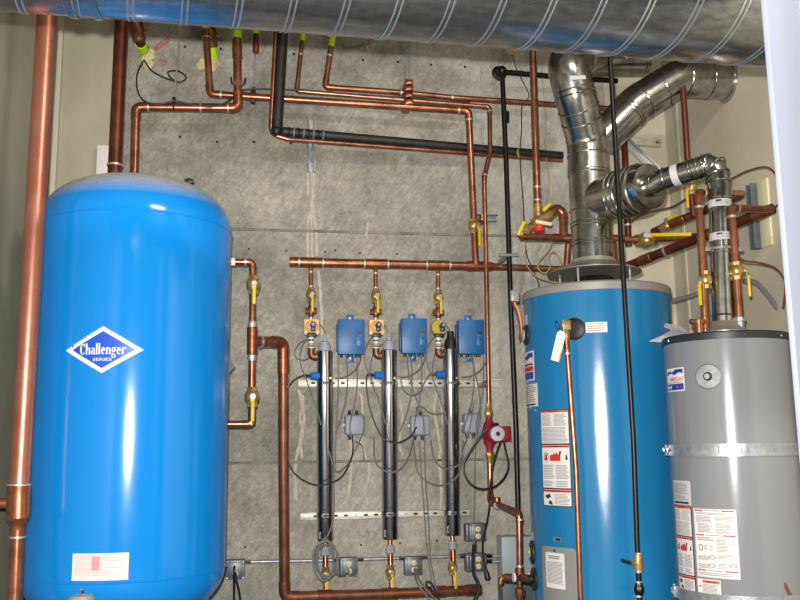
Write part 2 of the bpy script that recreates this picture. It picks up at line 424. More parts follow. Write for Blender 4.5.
for pts in ([(308, 172), (308, 195)], [(312, 172), (313, 205), (308, 222), (308, 258)], [(314, 172), (313, 205), (316, 230), (317, 256)], [(311, 200), (312, 258)],
            [(318, 270), (321, 300), (322, 340)], [(299, 390), (302, 405), (300, 420), (303, 432), (298, 450), (295, 470), (296, 500)],
            [(302, 395), (304, 420), (300, 440), (302, 458)], [(355, 388), (362, 400), (361, 440), (365, 455), (369, 465), (368, 480), (365, 490), (368, 505)],
            [(350, 440), (352, 455), (350, 480), (348, 495)], [(436, 392), (434, 410), (437, 430), (440, 448), (439, 460), (441, 490), (440, 510)],
            [(443, 392), (442, 415), (446, 435)], [(400, 400), (402, 420), (399, 443), (402, 455)], [(368, 222), (366, 236)]):
    streak(pts, .0095)
fl = Flat(P(164, 46, YW), X_, Z_, -Y_)
b = MB(); text(b, fl, 'water', 0, 0, .13, .05, .001, 'crayon', 0, .75); text(b, fl, '2x', .01, -.12, .05, .045, .001, 'crayon', 0, .6); b.build('crayon_writing', wb)
# white door leaf close by on the right
def door():
    pt, pb = P(763, 0, 2.0), P(799.5, 430, 2.0)
    p = (pt + pb) / 2; d = (pt - pb).normalized()
    aa = math.radians(52); ux = Vector((math.sin(aa), math.cos(aa), 0)); uz = ux.cross(d).normalized(); ux = d.cross(uz).normalized() * (1 if d.cross(uz).dot(X_) > 0 else -1)
    n = Vector((-.5, -.87, 0))
    Rm = Matrix((ux, ux.cross(d) * -1, d)).transposed()
    o = MB(); o.box(p + ux * .2 - d * .05, (.4, .014, 3.9), 'door_white', .003, Rm); o = struct(o.build('door_1'))
    MB().box(p + ux * .26 - d * .05 + (ux.cross(d)) * .009, (.014, .008, 3.9), 'door_white', .002, Rm).build('door_bead', o)
door()
# ================================================================== SPIRAL DUCT
def duct():
    R, zc = .3, 2.75
    def solve(px, py):
        d = ray(px, py); e = math.atan2(d.z, d.y); lo, hi = 1., 6.
        for _ in range(50):
            y = (lo + hi) / 2; D = math.hypot(y, zc - CAM.z)
            if math.atan2(zc - CAM.z, y) - math.asin(R / D) > e: lo = y
            else: hi = y
        return d.x / d.y * y, y
    x0, y0 = solve(0, 11.5); x1, y1 = solve(762, 67); dx = (y1 - y0) / (x1 - x0)
    A = Vector((XL + .003, y0 + (XL + .003 - x0) * dx, zc)); B = Vector((XR - .003, y0 + (XR - .003 - x0) * dx, zc)); ax = (B - A).normalized()
    t = thing('spiral_duct', 'large round spiral seamed galvanized air duct running along the top of the view', 'duct', (A + B) / 2)
    b = MB(); n = 40; L = (B - A).length
    b.lathe(A, ax, [(L * i / n, R) for i in range(n + 1)], 'duct', 72); b.build('duct_wall', t)
    u, w = perp(ax); pts = []; pitch = .152; N = int(L / pitch * 40)
    for off in (0, .016):
        pts = []
        for i in range(N):
            a = 2 * PI * i / 40; pts.append(A + ax * (.03 + off + pitch * i / 40) + (u * math.cos(a) - w * math.sin(a)) * (R + .001))
            if pts and (pts[-1] - A).dot(ax) > L - .02: break
        b = MB(); vs = []
        b.tube(pts, .0028, 'duct_seam', 0, 6, raw=True); b.build('lock_seam', t)
    # joint collar with screws near the left end
    for px in (66, 92):
        x = P(px, 5, 2.5).x; p = A + ax * ((x - A.x) / ax.x); MB().cyl(p - ax * .012, p + ax * .012, R + .007, 'duct', 60, .003).build('joint_collar', t)
    return t
duct()
# ================================================================== PRESSURE TANK
TK = Cyl(27, 400, 228.5, 400, 4.6)
def tank():
    c, r = TK.c, TK.r
    zt = TK.hit(128, 209)[1]; zb = TK.hit(118, 583)[1]
    # the crown rises to the measured skyline
    D = c.length; zap = CAM.z + (ray(132, 177).z / math.hypot(ray(132, 177).x, ray(132, 177).y)) * (D - .12)
    hT = zap - zt
    zbb = CAM.z + (ray(205, 600).z / math.hypot(ray(205, 600).x, ray(205, 600).y)) * D
    hB = .24
    t = thing('pressure_tank', 'large glossy bright blue pressure tank with a white diamond emblem, left of the concrete wall', 'tank', (c.x, c.y, 0))
    pr = [(zb - hB + hB * (1 - math.cos(a)) if False else zb - hB * math.cos(a), r * math.sin(a) ** .8) for a in [PI / 2 * k / 14 for k in range(1, 15)]]
    pr += [(zb + (zt - zb) * k / 12, r) for k in range(1, 12)]
    pr += [(zt + hT * math.sin(a), r * max(0, math.cos(a)) ** .62) for a in [PI / 2 * k / 16 for k in range(0, 17)]]
    b = MB().lathe((c.x, c.y, 0), Z_, pr, 'tank_blue', 96); b.build('shell', t, ang=60)
    for z in (zt, zb): MB().torus((c.x, c.y, z), Z_, r - .001, .005, 'tank_blue', 96).build('weld_seam', t)
    b = MB(); b.lathe((c.x, c.y, 0), Z_, [(0, r * .86), (.02, r * .86), (zb - hB * .45, r * .84)], 'heater_blue', 72); b.build('skirt', t)
    # dusty crown
    b = MB(); b.lathe((c.x, c.y, 0), Z_, [(zt + hT * math.sin(a) + .0015, r * max(0, math.cos(a)) ** .62 + .0015) for a in [PI / 2 * k / 16 for k in range(2, 17)]], 'dust', 96, False); b.build('dust_film', t)
    # emblem
    uc, vc = TK.hit(105.7, 349.5); hw = (TK.hit(144.8, 350)[0] - TK.hit(66.7, 350)[0]) / 2; hh = (TK.hit(105, 326)[1] - TK.hit(105, 373)[1]) / 2
    uc = (TK.hit(144.8, 350)[0] + TK.hit(66.7, 350)[0]) / 2 - .004
    b = MB(); poly(b, TK, [(uc - hw, vc), (uc, vc - hh), (uc + hw, vc), (uc, vc + hh)], .0012, 'white'); e = b.build('emblem', t)
    k = .79; b = MB(); poly(b, TK, [(uc - hw * k, vc), (uc, vc - hh * k), (uc + hw * k, vc), (uc, vc + hh * k)], .002, 'logo_blue'); b.build('blue_field', e)
    b = MB()
    serif_word(b, TK, uc, vc - hh * .20, hw * 1.16, hh * .62, .0032)
    text(b, TK, 'SERIES', uc, vc - hh * .48, hw * .47, hh * .13, .0034, 'white', .01)
    b.build('lettering', e)
    b = MB(); ang = math.atan2(hh, hw)
    for i, ch in enumerate('DIAPHRAGM'): text(b, TK, ch, uc - hw * (.86 - .088 * i), vc + hh * (.105 + .088 * i) - .006, .011, .0115, .004, 'print', 0, ang)
    for i, ch in enumerate('WELL TANK'):
        if ch != ' ': text(b, TK, ch, uc + hw * (.12 + .088 * i), vc + hh * (.85 - .088 * i) - .006, .011, .0115, .004, 'print', 0, -ang)
    b.build('border_lettering', e)
    # data label
    u0_, v0_ = TK.hit(73, 553.5); u1_, v1_ = TK.hit(128, 579.5)
    b = MB(); rect(b, TK, u0_, v1_, u1_, v0_, .0012, 'paper_pink'); l = b.build('data_label', t)
    b = MB(); w = u1_ - u0_; h = v0_ - v1_
    for i in range(9): rect(b, TK, u0_ + w * .04, v0_ - h * (.12 + .085 * i), u0_ + w * (.92 if i % 3 else .8), v0_ - h * (.10 + .085 * i) , .002, 'print_pink', False)
    rect(b, TK, u0_ + w * .36, v0_ - h * .62, u0_ + w * .5, v0_ - h * .1, .0024, 'print_pink', False)
    b.build('printed_rows', l)
    # air valve, port boss, black side tab
    def top_z(p): return zt + hT * .62
    q = TK.hit(214, 195); pp = P(189, 188, c.y + .1)
    MB().cyl(pp, pp + Z_ * .05, .013, 'black', 12).box(pp + Z_ * .035, (.045, .03, .02), 'black', .005).build('air_valve', t)
    s = P(231, 366, c.y + .05); b = MB(); b.prism(s - X_ * .085 - Y_ * .006, X_, Z_, Y_, [(0, .05), (.07, .045), (.105, 0), (.07, -.045), (0, -.05)], .012, 'black'); b.build('side_tab', t)
    return zt, zb
def serif_word(b, sf, u, v, width, height, off):
    """bold condensed serif lettering drawn as strokes"""
    H = 1.; xh = .64; S_ = .17; x = 0.; out = []
    def R(x0, y0, x1, y1): out.append([(x0, y0), (x1, y0), (x1, y1), (x0, y1)])
    def ring(cx, cy, rx, ry, a0, a1, t0, t1=None, n=14):
        for i in range(n):
            a, c = math.radians(a0 + (a1 - a0) * i / n), math.radians(a0 + (a1 - a0) * (i + 1) / n)
            def w(z): return (t0 * abs(math.cos(z)) + .06 * abs(math.sin(z)))
            o = [(cx + rx * math.cos(a), cy + ry * math.sin(a)), (cx + rx * math.cos(c), cy + ry * math.sin(c)),
                 (cx + (rx - w(c)) * math.cos(c), cy + (ry - .07) * math.sin(c)), (cx + (rx - w(a)) * math.cos(a), cy + (ry - .07) * math.sin(a))]
            out.append(o)
    for ch in 'Challenger':
        if ch == 'C':
            ring(x + .3, .5, .3, .52, 40, 320, .2); R(x + .48, .68, x + .56, 1.0); x += .64
        elif ch == 'h':
            R(x, 0, x + S_, 1.06); R(x - .04, 1.0, x, 1.06); ring(x + .27, .42, .2, .24, 0, 180, .16); R(x + .31, 0, x + .47, .44); R(x - .03, 0, x + .21, .05); R(x + .27, 0, x + .5, .05); x += .55
        elif ch == 'l':
            R(x, 0, x + S_, 1.06); R(x - .04, 1.0, x, 1.06); R(x - .03, 0, x + .2, .05); x += .26
        elif ch == 'a':
            ring(x + .2, .46, .2, .2, -10, 170, .15); R(x + .25, 0, x + .4, .48); ring(x + .18, .19, .18, .2, 60, 300, .14); R(x + .4, 0, x + .45, .05); x += .5
        elif ch == 'e':
            ring(x + .21, .33, .21, .35, 0, 318, .17); R(x + .08, .33, x + .42, .39); x += .5
        elif ch == 'n':
            R(x, 0, x + S_, xh + .02); R(x - .04, .6, x, .66); ring(x + .27, .42, .2, .24, 0, 180, .16); R(x + .31, 0, x + .47, .44); R(x - .03, 0, x + .21, .05); R(x + .27, 0, x + .5, .05); x += .55
        elif ch == 'g':
            ring(x + .2, .42, .2, .25, 0, 360, .15, n=20); ring(x + .2, -.16, .22, .2, 0, 360, .12, n=20); R(x + .02, .0, x + .16, .1); R(x + .34, .58, x + .46, .68); x += .5
        elif ch == 'r':
            R(x, 0, x + S_, xh + .02); R(x - .04, .6, x, .66); ring(x + .27, .45, .16, .21, 20, 150, .12); out.append([(x + .3, .5), (x + .42, .46), (x + .42, .64), (x + .3, .66)]); R(x - .03, 0, x + .22, .05); x += .45
    sx = width / x
    for p in out:
        b.add([sf.at(u - width / 2 + q[0] * sx, v + q[1] * height * .72, off) for q in p], [tuple(range(len(p)))], 'white')
ZT_TANK, ZB_TANK = tank()
# ================================================================== COPPER AT THE LEFT AND ALONG THE TOP
def hang(px, y0, y1, Y, label, r=.006, clampm='copper_old', clamp_r=.03):
    a = P(px[0], y0, Y); c = P(px[1], y1, Y); t = thing('hanger_rod', label, 'hanger', c)
    MB().cyl(a, c, r, 'zinc', 10).build('rod', t)
    MB().torus(c - Z_ * clamp_r, X_, clamp_r, .005, clampm).box(c + Z_ * .006, (.02, .022, .03), clampm, .002).build('clamp', t)
    return t
Yl = 4.1
a, e = P(48, 8, Yl), P(20, 474, Yl); ax = (e - a).normalized()
tee0, tee1 = P(19.3, 486, Yl), P(18, 521, Yl); bot = P(14.5, 612, Yl); bot = tee1 + (bot - tee1) * ((tee1.z - .002) / (tee1.z - bot.z))
rb = .0445
def big_left(t):
    MB().lathe(tee0 - ax * .012, (tee1 - tee0), [(0, rb * 1.03), (.012, rb * 1.12), ((tee1 - tee0).length, rb * 1.12), ((tee1 - tee0).length + .02, rb * .8), ((tee1 - tee0).length + .05, rb * .74)], 'fitting', 24).build('reducing_tee', t)
    MB().cyl(tee0 - ax * .010, tee0 - ax * .002, rb * 1.16, 'solder', 24).build('solder_ring', t)
    s = P(19, 503, Yl); MB().cyl(s, s - X_ * .17, rb * .48, 'copper', 16).build('branch_stub', t)
    MB().cyl(tee1, bot, rb * .70, 'copper', 20).build('lower_pipe', t)
    q = P(17.5, 537, Yl); MB().cyl(q - ax * .004, q + ax * .004, rb * .76, 'solder', 20).build('solder_ring', t)
a = a + Z_ * .55 * 1.0
pipe('thick bright copper riser in the left foreground, in front of the blue tank edge', [a, tee0], rb, 'copper_pink', extra=big_left, elbows=False, up=True)
a, c = P(122, 15, 4.62), P(114, 182, 4.62)
pipe('dark copper riser that drops into the crown of the blue tank', [a + Z_ * .35, c], .034, 'copper_old', bands=[(0, .93, 'ring')], elbows=False, up=True)
t = tag(MB().box(P(103.5, 166, 5.28), (.075, .05, .24), 'paper', .006).build('white_tag', None, P(103, 176, 5.28)), 'plain white box on the wall left of the riser above the blue tank', 'box')
YT = 5.2
def wingclamp(t):
    p = P(238, 84, 5.05)
    for s in (-1, 1): MB().tube([p + X_ * .02 * s, p + X_ * .035 * s, p + X_ * .042 * s + Z_ * .04], .006, 'black', .02, 8).build('clamp_ear', t)
    MB().cyl(p - Y_ * .02, p + Y_ * .02, .022, 'copper', 14).build('boss', t)
pd = [P(236, 12, 5.1) , P(238, 108, 5.1), P(136, 107, 5.1), P(134, 182, 5.1)]; pd[0] = pd[0] + Z_ * .1
pipe('copper pipe with square bends, dropping behind the blue tank beside the riser', pd, .026, bands=[(0, .32, 'tape'), (0, .5, 'coupling'), (1, .88, 'ring'), (1, .1, 'ring'), (1, .37, 'ring')], extra=wingclamp, up=True)
pc = [P(203, 8, YT - .05) + Z_ * .1, P(210, 94, YT - .05), P(468.5, 111, 5.14), P(475.8, 265, 5.18)]
def strap1(t):
    p = P(253, 97, YT); MB().box(p, (.03, .05, .075), 'copper_old', .004).build('hanger_strap', t)
pipe('long copper pipe running under the duct and dropping to the wide manifold', pc, .0215, bands=[(0, .3, 'tape'), (0, .45, 'ring'), (1, .04, 'ring'), (1, .13, 'coupling'), (1, .96, 'ring'), (2, .06, 'ring')], extra=strap1, up=True)
valve('brass ball valve with hanging yellow lever just above the right end of the wide manifold', P(473.5, 226, 5.16), P(475, 240, 5.16) - P(472, 215, 5.16), .0215, -Z_, Vector((.45, -.9, 0)), .11)
pe = [P(307, 12, YT) + Z_ * .1, P(296.5, 91, YT), P(489.5, 107, 5.16), P(490, 152, 5.14), P(484, 178, 5.12), P(486, 262, 5.1), P(489, 412, 5.1)]
pipe('thin copper line dropping from the ceiling, along the wall and down to the red pump', pe, .0145, bands=[(0, .40, 'tape'), (0, .62, 'ring'), (2, .1, 'ring'), (3, .9, 'ring'), (5, .98, 'ring')], up=True)
pf = [P(337, 22, YT) + Z_ * .1, P(325, 87, YT), P(400, 92.5, YT), P(450, 97.5, YT), P(552, 104.5, YT), P(614, 109, YT)]
pipe('copper line turning right under the duct and passing behind the silver flue', pf, .0185, bands=[(0, .42, 'tape'), (0, .62, 'ring'), (2, .02, 'ring'), (3, .02, 'ring')], up=True)
g0, g1 = P(256, 14, 5.16), P(255.8, 50, 5.16)
pipe('short capped copper stub with a lime tape band under the duct', [g0 + Z_ * .15, g1], .0175, 'copper_old', bands=[(0, .62, 'tape'), (0, .97, 'coupling')], elbows=False, up=True)
hang((255, 254), 50, 91, YT, 'thin rod hanging from the capped stub to the long copper pipe', .004, 'copper_old', .026)
hang((181, 174), 14, 101, 5.1, 'thin rod holding the horizontal copper pipe behind the blue tank', .004, 'black', .03)
for k, (px, py, ex) in enumerate((((137, 32)), (203, 40)) if False else ((137, 32, 0), (209, 40, 1))):
    pass
# stub pipes going through the wall in foam
def wall_stub(label, top, mid, end, lime):
    yb_ = 5.2 if lime == 2 else 5.12; tp, md, en = P(*top, yb_), P(*mid, yb_ + .05), P(*end, 5.33); t = thing('wall_stub', label, 'pipe', en)
    MB().tube([tp + Z_ * .25, tp, md, en - Y_ * .02 + Z_ * .02], .03, 'copper_old', .05).build('pipe', t)
    d = (md - tp).normalized(); MB().lathe(tp.lerp(md, .25), d, [(0, .036), (.01, .046), (.06, .046), (.07, .04), (.11, .04), (.12, .034)], 'bronze', 20).build('union', t)
    s = tp.lerp(md, .7); MB().tube([s, s + Vector((.07, -.02, .01)), s + Vector((.085, -.02, .09))], .007, 'brass', .02, 8).build('drain_cock', t)
    q = md.lerp(en, .35); d = (en - md).normalized(); MB().cyl(q - d * .03, q + d * .05, .0325, 'lime', 18).build('tape', t)
    return t
def foam(label, px, py, sx, sz, n):
    b = MB(); rnd = random.Random(n); c = P(px, py, YW - .005)
    for i in range(16): b.ball(c + Vector((rnd.uniform(-1, 1) * sx, -rnd.random() * .012, rnd.uniform(-1, 1) * sz)), rnd.uniform(.018, .032), 'foam_cream', (1, .6, 1), 10)
    return tag(b.build('sealing_foam', None, c), label, 'foam')
wall_stub('bronze fitted stub above the blue tank entering the wall through foam', (132, 14), (140, 42), (145, 54), 1)
foam('cream sealing foam around the pipe hole above the blue tank', 147, 58, .03, .045, 3)
wall_stub('bronze fitted stub hidden half behind a copper drop, entering the second foam patch', (207, 22), (211, 44), (213, 62), 2)
foam('cream sealing foam behind the copper drop under the duct', 208, 64, .045, .03, 5)
cable('black cable looping out of the foam above the blue tank', [P(*q) for q in ((144, 60, 5.28), (152, 71, 5.25), (168, 79, 5.2), (180, 82, 5.2), (186, 77, 5.2), (178, 71, 5.2), (168, 72, 5.2), (172, 79, 5.2), (180, 83, 5.2))], .005, 'cable_dark')
cable('black cable from the foam running along the copper pipe under the duct', [P(*q) for q in ((143, 61, 5.28), (137, 75, 5.22), (138, 92, 5.15), (146, 102, 5.06), (160, 104, 5.05), (174, 101, 5.05), (190, 104, 5.05), (210, 107, 5.05), (225, 103, 5.06), (236, 95, 5.13), (246, 89.5, 5.16), (270, 89, 5.16), (297, 90, 5.16), (340, 93, 5.16), (380, 96, 5.17), (440, 99, 5.17), (470, 103, 5.2))], .0048, 'cable_dark')
cable('white wire strung between the lime taped pipes', [P(*q) for q in ((229, 23, 5.12), (233, 26, 5.05), (245, 27, 5.05), (253, 25, 5.08))], .005, 'cable_white')
cable('blue cable sagging just under the duct', [P(*q) for q in ((341, 26, 5.2), (350, 32, 5.15), (362, 33, 5.15), (378, 31, 5.2))], .011, 'cable_blue')
# strut with copper straps carrying the three lines
s = P(407, 96, YW - .04); t = thing('pipe_support', 'zinc strut with copper straps carrying the three copper lines on the wall', 'bracket', s)
MB().box(s - Z_ * .0, (.035, .07, .19), 'zinc', .003).build('strut', t)
for px, dz in ((404.5, 1), (408.5, 1)): MB().cyl(P(px, 36, 5.25), P(px + .3, 90, 5.25), .006, 'zinc', 8).build('rod', t)
for py in (87, 93, 99.5, 106.5): MB().box(P(407, py, 5.19), (.05, .17, .032), 'copper', .006).build('strap', t)
# black insulated line
YI = [5.05, 5.1, 5.26]
pi_ = [P(285, 10, YI[0]) + Z_ * .15, P(276.5, 131, YI[1]), P(562, 156, YI[2])]
t = thing('insulated_pipe', 'black foam insulated pipe falling from the duct and sloping right along the wall', 'pipe', pi_[2])
MB().tube([pi_[0] - X_ * .04, pi_[1] - X_ * .036 - Z_ * .02, pi_[1] + (pi_[2] - pi_[1]) * .04 - Z_ * .045, pi_[2] - Z_ * .03], .014, 'copper', .06, 12).build('pipe', t)
b = MB(); b.tube([pi_[0], pi_[1] + (pi_[0] - pi_[1]) * .02], .034, 'foam_black', 0, 18); b.tube([pi_[1] + (pi_[2] - pi_[1]) * .02 - Z_ * .0, pi_[2]], .027, 'foam_black', 0, 16); b.build('insulation_sleeve', t)
MB().ball(pi_[1], .036, 'foam_black').build('elbow_wrap', t)
for k in range(8):
    p = pi_[1].lerp(pi_[2], .04 + .016 * k); MB().torus(p, pi_[2] - pi_[1], .027, .005, 'zinc' if k % 2 else 'black', 18, 6).build('tape_wrap', t)
s0, s1 = P(313, 118, YW - .022), P(311, 172, YW - .022); sm = (s0 + s1) / 2
t = thing('strut_bracket', 'short upright zinc strut holding the black insulated pipe', 'bracket', s1)
L = (s0 - s1).length; b = MB(); b.box(sm - X_ * .017, (.006, .04, L), 'zinc').box(sm + X_ * .017, (.006, .04, L), 'zinc').box(sm + Y_ * .018, (.036, .006, L), 'zinc'); b.build('channel', t)
q = P(312.5, 138, 5.235); MB().tube([q + Z_ * .045 + Y_ * .06, q + Z_ * .04 - Y_ * .035, q - Z_ * .045 - Y_ * .035, q - Z_ * .05 + Y_ * .06], .006, 'zinc', .03, 8).build('pipe_clip', t)
# black iron gas lines
gz = [P(501, 69, YW), P(502, 70.5, 5.13), P(506, 160, 5.13), P(510.5, 300, 5.13), P(516, 430, 5.13), P(520.5, 600, 5.13)]
def gasx(t):
    p = P(501.5, 70, 5.27); MB().lathe(p + Y_ * .055, -Y_, [(0, .05), (.004, .05), (.01, .026), (.05, .026)], 'black_iron', 20).build('wall_flange', t)
    MB().ball(gz[1], .03, 'black_iron').build('elbow', t)
    MB().cyl(P(505.5, 112, 5.13), P(505.6, 122, 5.13), .024, 'black_iron', 8).build('coupling', t)
    q = P(509, 255, 5.12); MB().tube([q - X_ * .06, q + X_ * .06], .01, 'zinc', 0, 10).build('pipe_clip', t)
    MB().box(q + Y_ * .1, (.025, .2, .025), 'zinc', .003).build('clip_arm', t)
pipe('black iron gas pipe standing against the concrete between pump and blue heater', gz, .0155, 'black_iron', extra=gasx, elbows=False, name='gas_pipe', corner=.03)
pipe('black iron gas pipe running level from the wall elbow to the flue', [P(503, 72, 5.13), P(548, 76, 5.15), P(617, 81, 5.2)], .017, 'black_iron', elbows=False, name='gas_pipe')
a, c = P(608, 40, 3.93), P(633.5, 443, 3.93); v1 = P(637.5, 554, 3.93)
c2 = P(639, 600, 3.93); 
def gasv(t):
    p0, p1 = P(638, 554.5, 3.93), P(638.5, 571, 3.93); MB().lathe(p0, p1 - p0, [(-.004, .017), (.0, .02), (.02, .02), (.035, .024), (.05, .02), ((p1 - p0).length, .02)], 'brass', 16).build('valve_body', t)
    m_ = (p0 + p1) / 2; MB().cyl(m_, m_ - X_ * .035 - Y_ * .01, .011, 'brass', 10).tube([m_ - X_ * .03, m_ - X_ * .05 - Y_ * .01 + Z_ * .004, m_ - X_ * .083 - Y_ * .015 + Z_ * .016], .0075, 'black', .02, 8).build('valve_handle', t)
    for py in (553.5, 571.5, 582, 596): q = P(638.4, py, 3.93); MB().cyl(q - Z_ * .004, q + Z_ * .004, .0165, 'solder', 14).build('seal_ring', t)
    q = P(639, 589, 3.93); MB().lathe(q - Z_ * .028, Z_, [(0, .016), (.01, .02), (.02, .024), (.036, .024), (.044, .019), (.056, .018)], 'black_iron', 8).build('union', t)
    MB().cyl(p1, Vector((c2.x, c2.y, .002)), .0125, 'black_iron', 14).build('lower_pipe', t)
pipe('black iron gas pipe hanging in front of the blue water heater, with a brass valve', [a + Z_ * .4, c, v1], .0118, 'black_iron', extra=gasv, elbows=False, name='gas_pipe', loc=v1, up=True)
# ================================================================== TANK SIDE PIPING
YP = 4.72
def sidep(t):
    MB().cyl(P(229.5, 262, YP), P(235, 262, YP), .022, 'white', 6).build('nipple', t)
pu = [Vector((TK.c.x + TK.r * .92, YP, P(236, 262, YP).z)), P(252.5, 262, YP), P(252.5, 318, YP)]
pipe('copper bend from the upper side port of the blue tank', pu, .0175, bands=[(0, .75, 'ring')], extra=sidep)
valve('brass ball valve with a yellow lever below the upper tank port', P(253.2, 285, YP), -Z_, .0235, -Z_, Vector((.1, -1, 0)), .085)
def teex(t):
    a, c = P(252.2, 327, YP), P(252, 355, YP); MB().cyl(a, c, .0275, 'fitting', 18, .004).build('tee', t)
    for q in (a + Z_ * .01, c - Z_ * .01): MB().lathe(q - Z_ * .02, Z_, [(0, .021), (.01, .0235), (.03, .0235), (.04, .021)], 'solder', 18).build('solder_ring', t)
    MB().cyl(P(252.4, 317, YP), a, .019, 'copper', 16).cyl(c, P(251.5, 425, YP), .019, 'copper', 16).build('side_pipe', t)
pm = [P(252, 341.5, YP), P(283.3, 342, 4.86), P(283.3, 450, 4.95), P(284.5, 597, 5.05), P(380, 594, 5.12), P(476, 590, 5.18)]
pipe('wide copper pipe from the tank tee, down the concrete and right as bottom header', pm, .0285, bands=[(0, .25, 'ring'), (1, .22, 'coupling'), (3, .42, 'coupling'), (4, .1, 'coupling'), (4, .6, 'coupling'), (4, .97, 'coupling')], extra=teex, loc=P(284, 600, 5.05))
valve('brass ball valve with a yellow lever above the lower tank port', P(251.8, 397, YP), -Z_, .0245, -Z_, Vector((.1, -1, 0)), .1)
pl = [P(251.8, 412, YP), P(251.5, 424, YP), Vector((TK.c.x + TK.r * .92, YP, P(236, 424, YP).z))]
pipe('copper bend into the lower side port of the blue tank', pl, .0175, bands=[(1, .85, 'ring')])
# ================================================================== UPPER MANIFOLD
YM = 5.2
pmf = [P(289.5, 262, YM), P(487, 266.6, YM), P(566.5, 269.5, YM)]
def mani(t):
    for px in (311, 376, 438):
        q = P(px, 262 + (px - 290) * .0235, YM); d = (pmf[1] - pmf[0]).normalized(); MB().cyl(q - d * .065, q + d * .065, .0315, 'fitting', 22, .003).build('tee', t)
        for s in (-.07, .07): MB().cyl(q + d * (s - .004), q + d * (s + .004), .0325, 'solder', 22).build('solder_ring', t)
    q = P(476, 266.3, YM); MB().cyl(q - X_ * .06, q + X_ * .05, .0315, 'fitting', 22, .003).build('tee', t)
    MB().cyl(pmf[0], pmf[0] + X_ * .07, .0312, 'fitting', 22, .006).build('end_cap', t)
    q = P(486, 266.6, YM); MB().lathe(q, X_, [(0, .03), (.03, .03), (.05, .023), (.08, .023)], 'fitting', 22).build('reducer', t)
    MB().tube([pmf[1], pmf[2] , P(568.5, 240, 5.14)], .021, 'copper', .04, 16).build('branch_pipe', t)
t = pipe('wide horizontal copper manifold on the concrete above the three steel cylinders', [pmf[0], pmf[1]], .0278, 'copper', extra=mani, elbows=False)
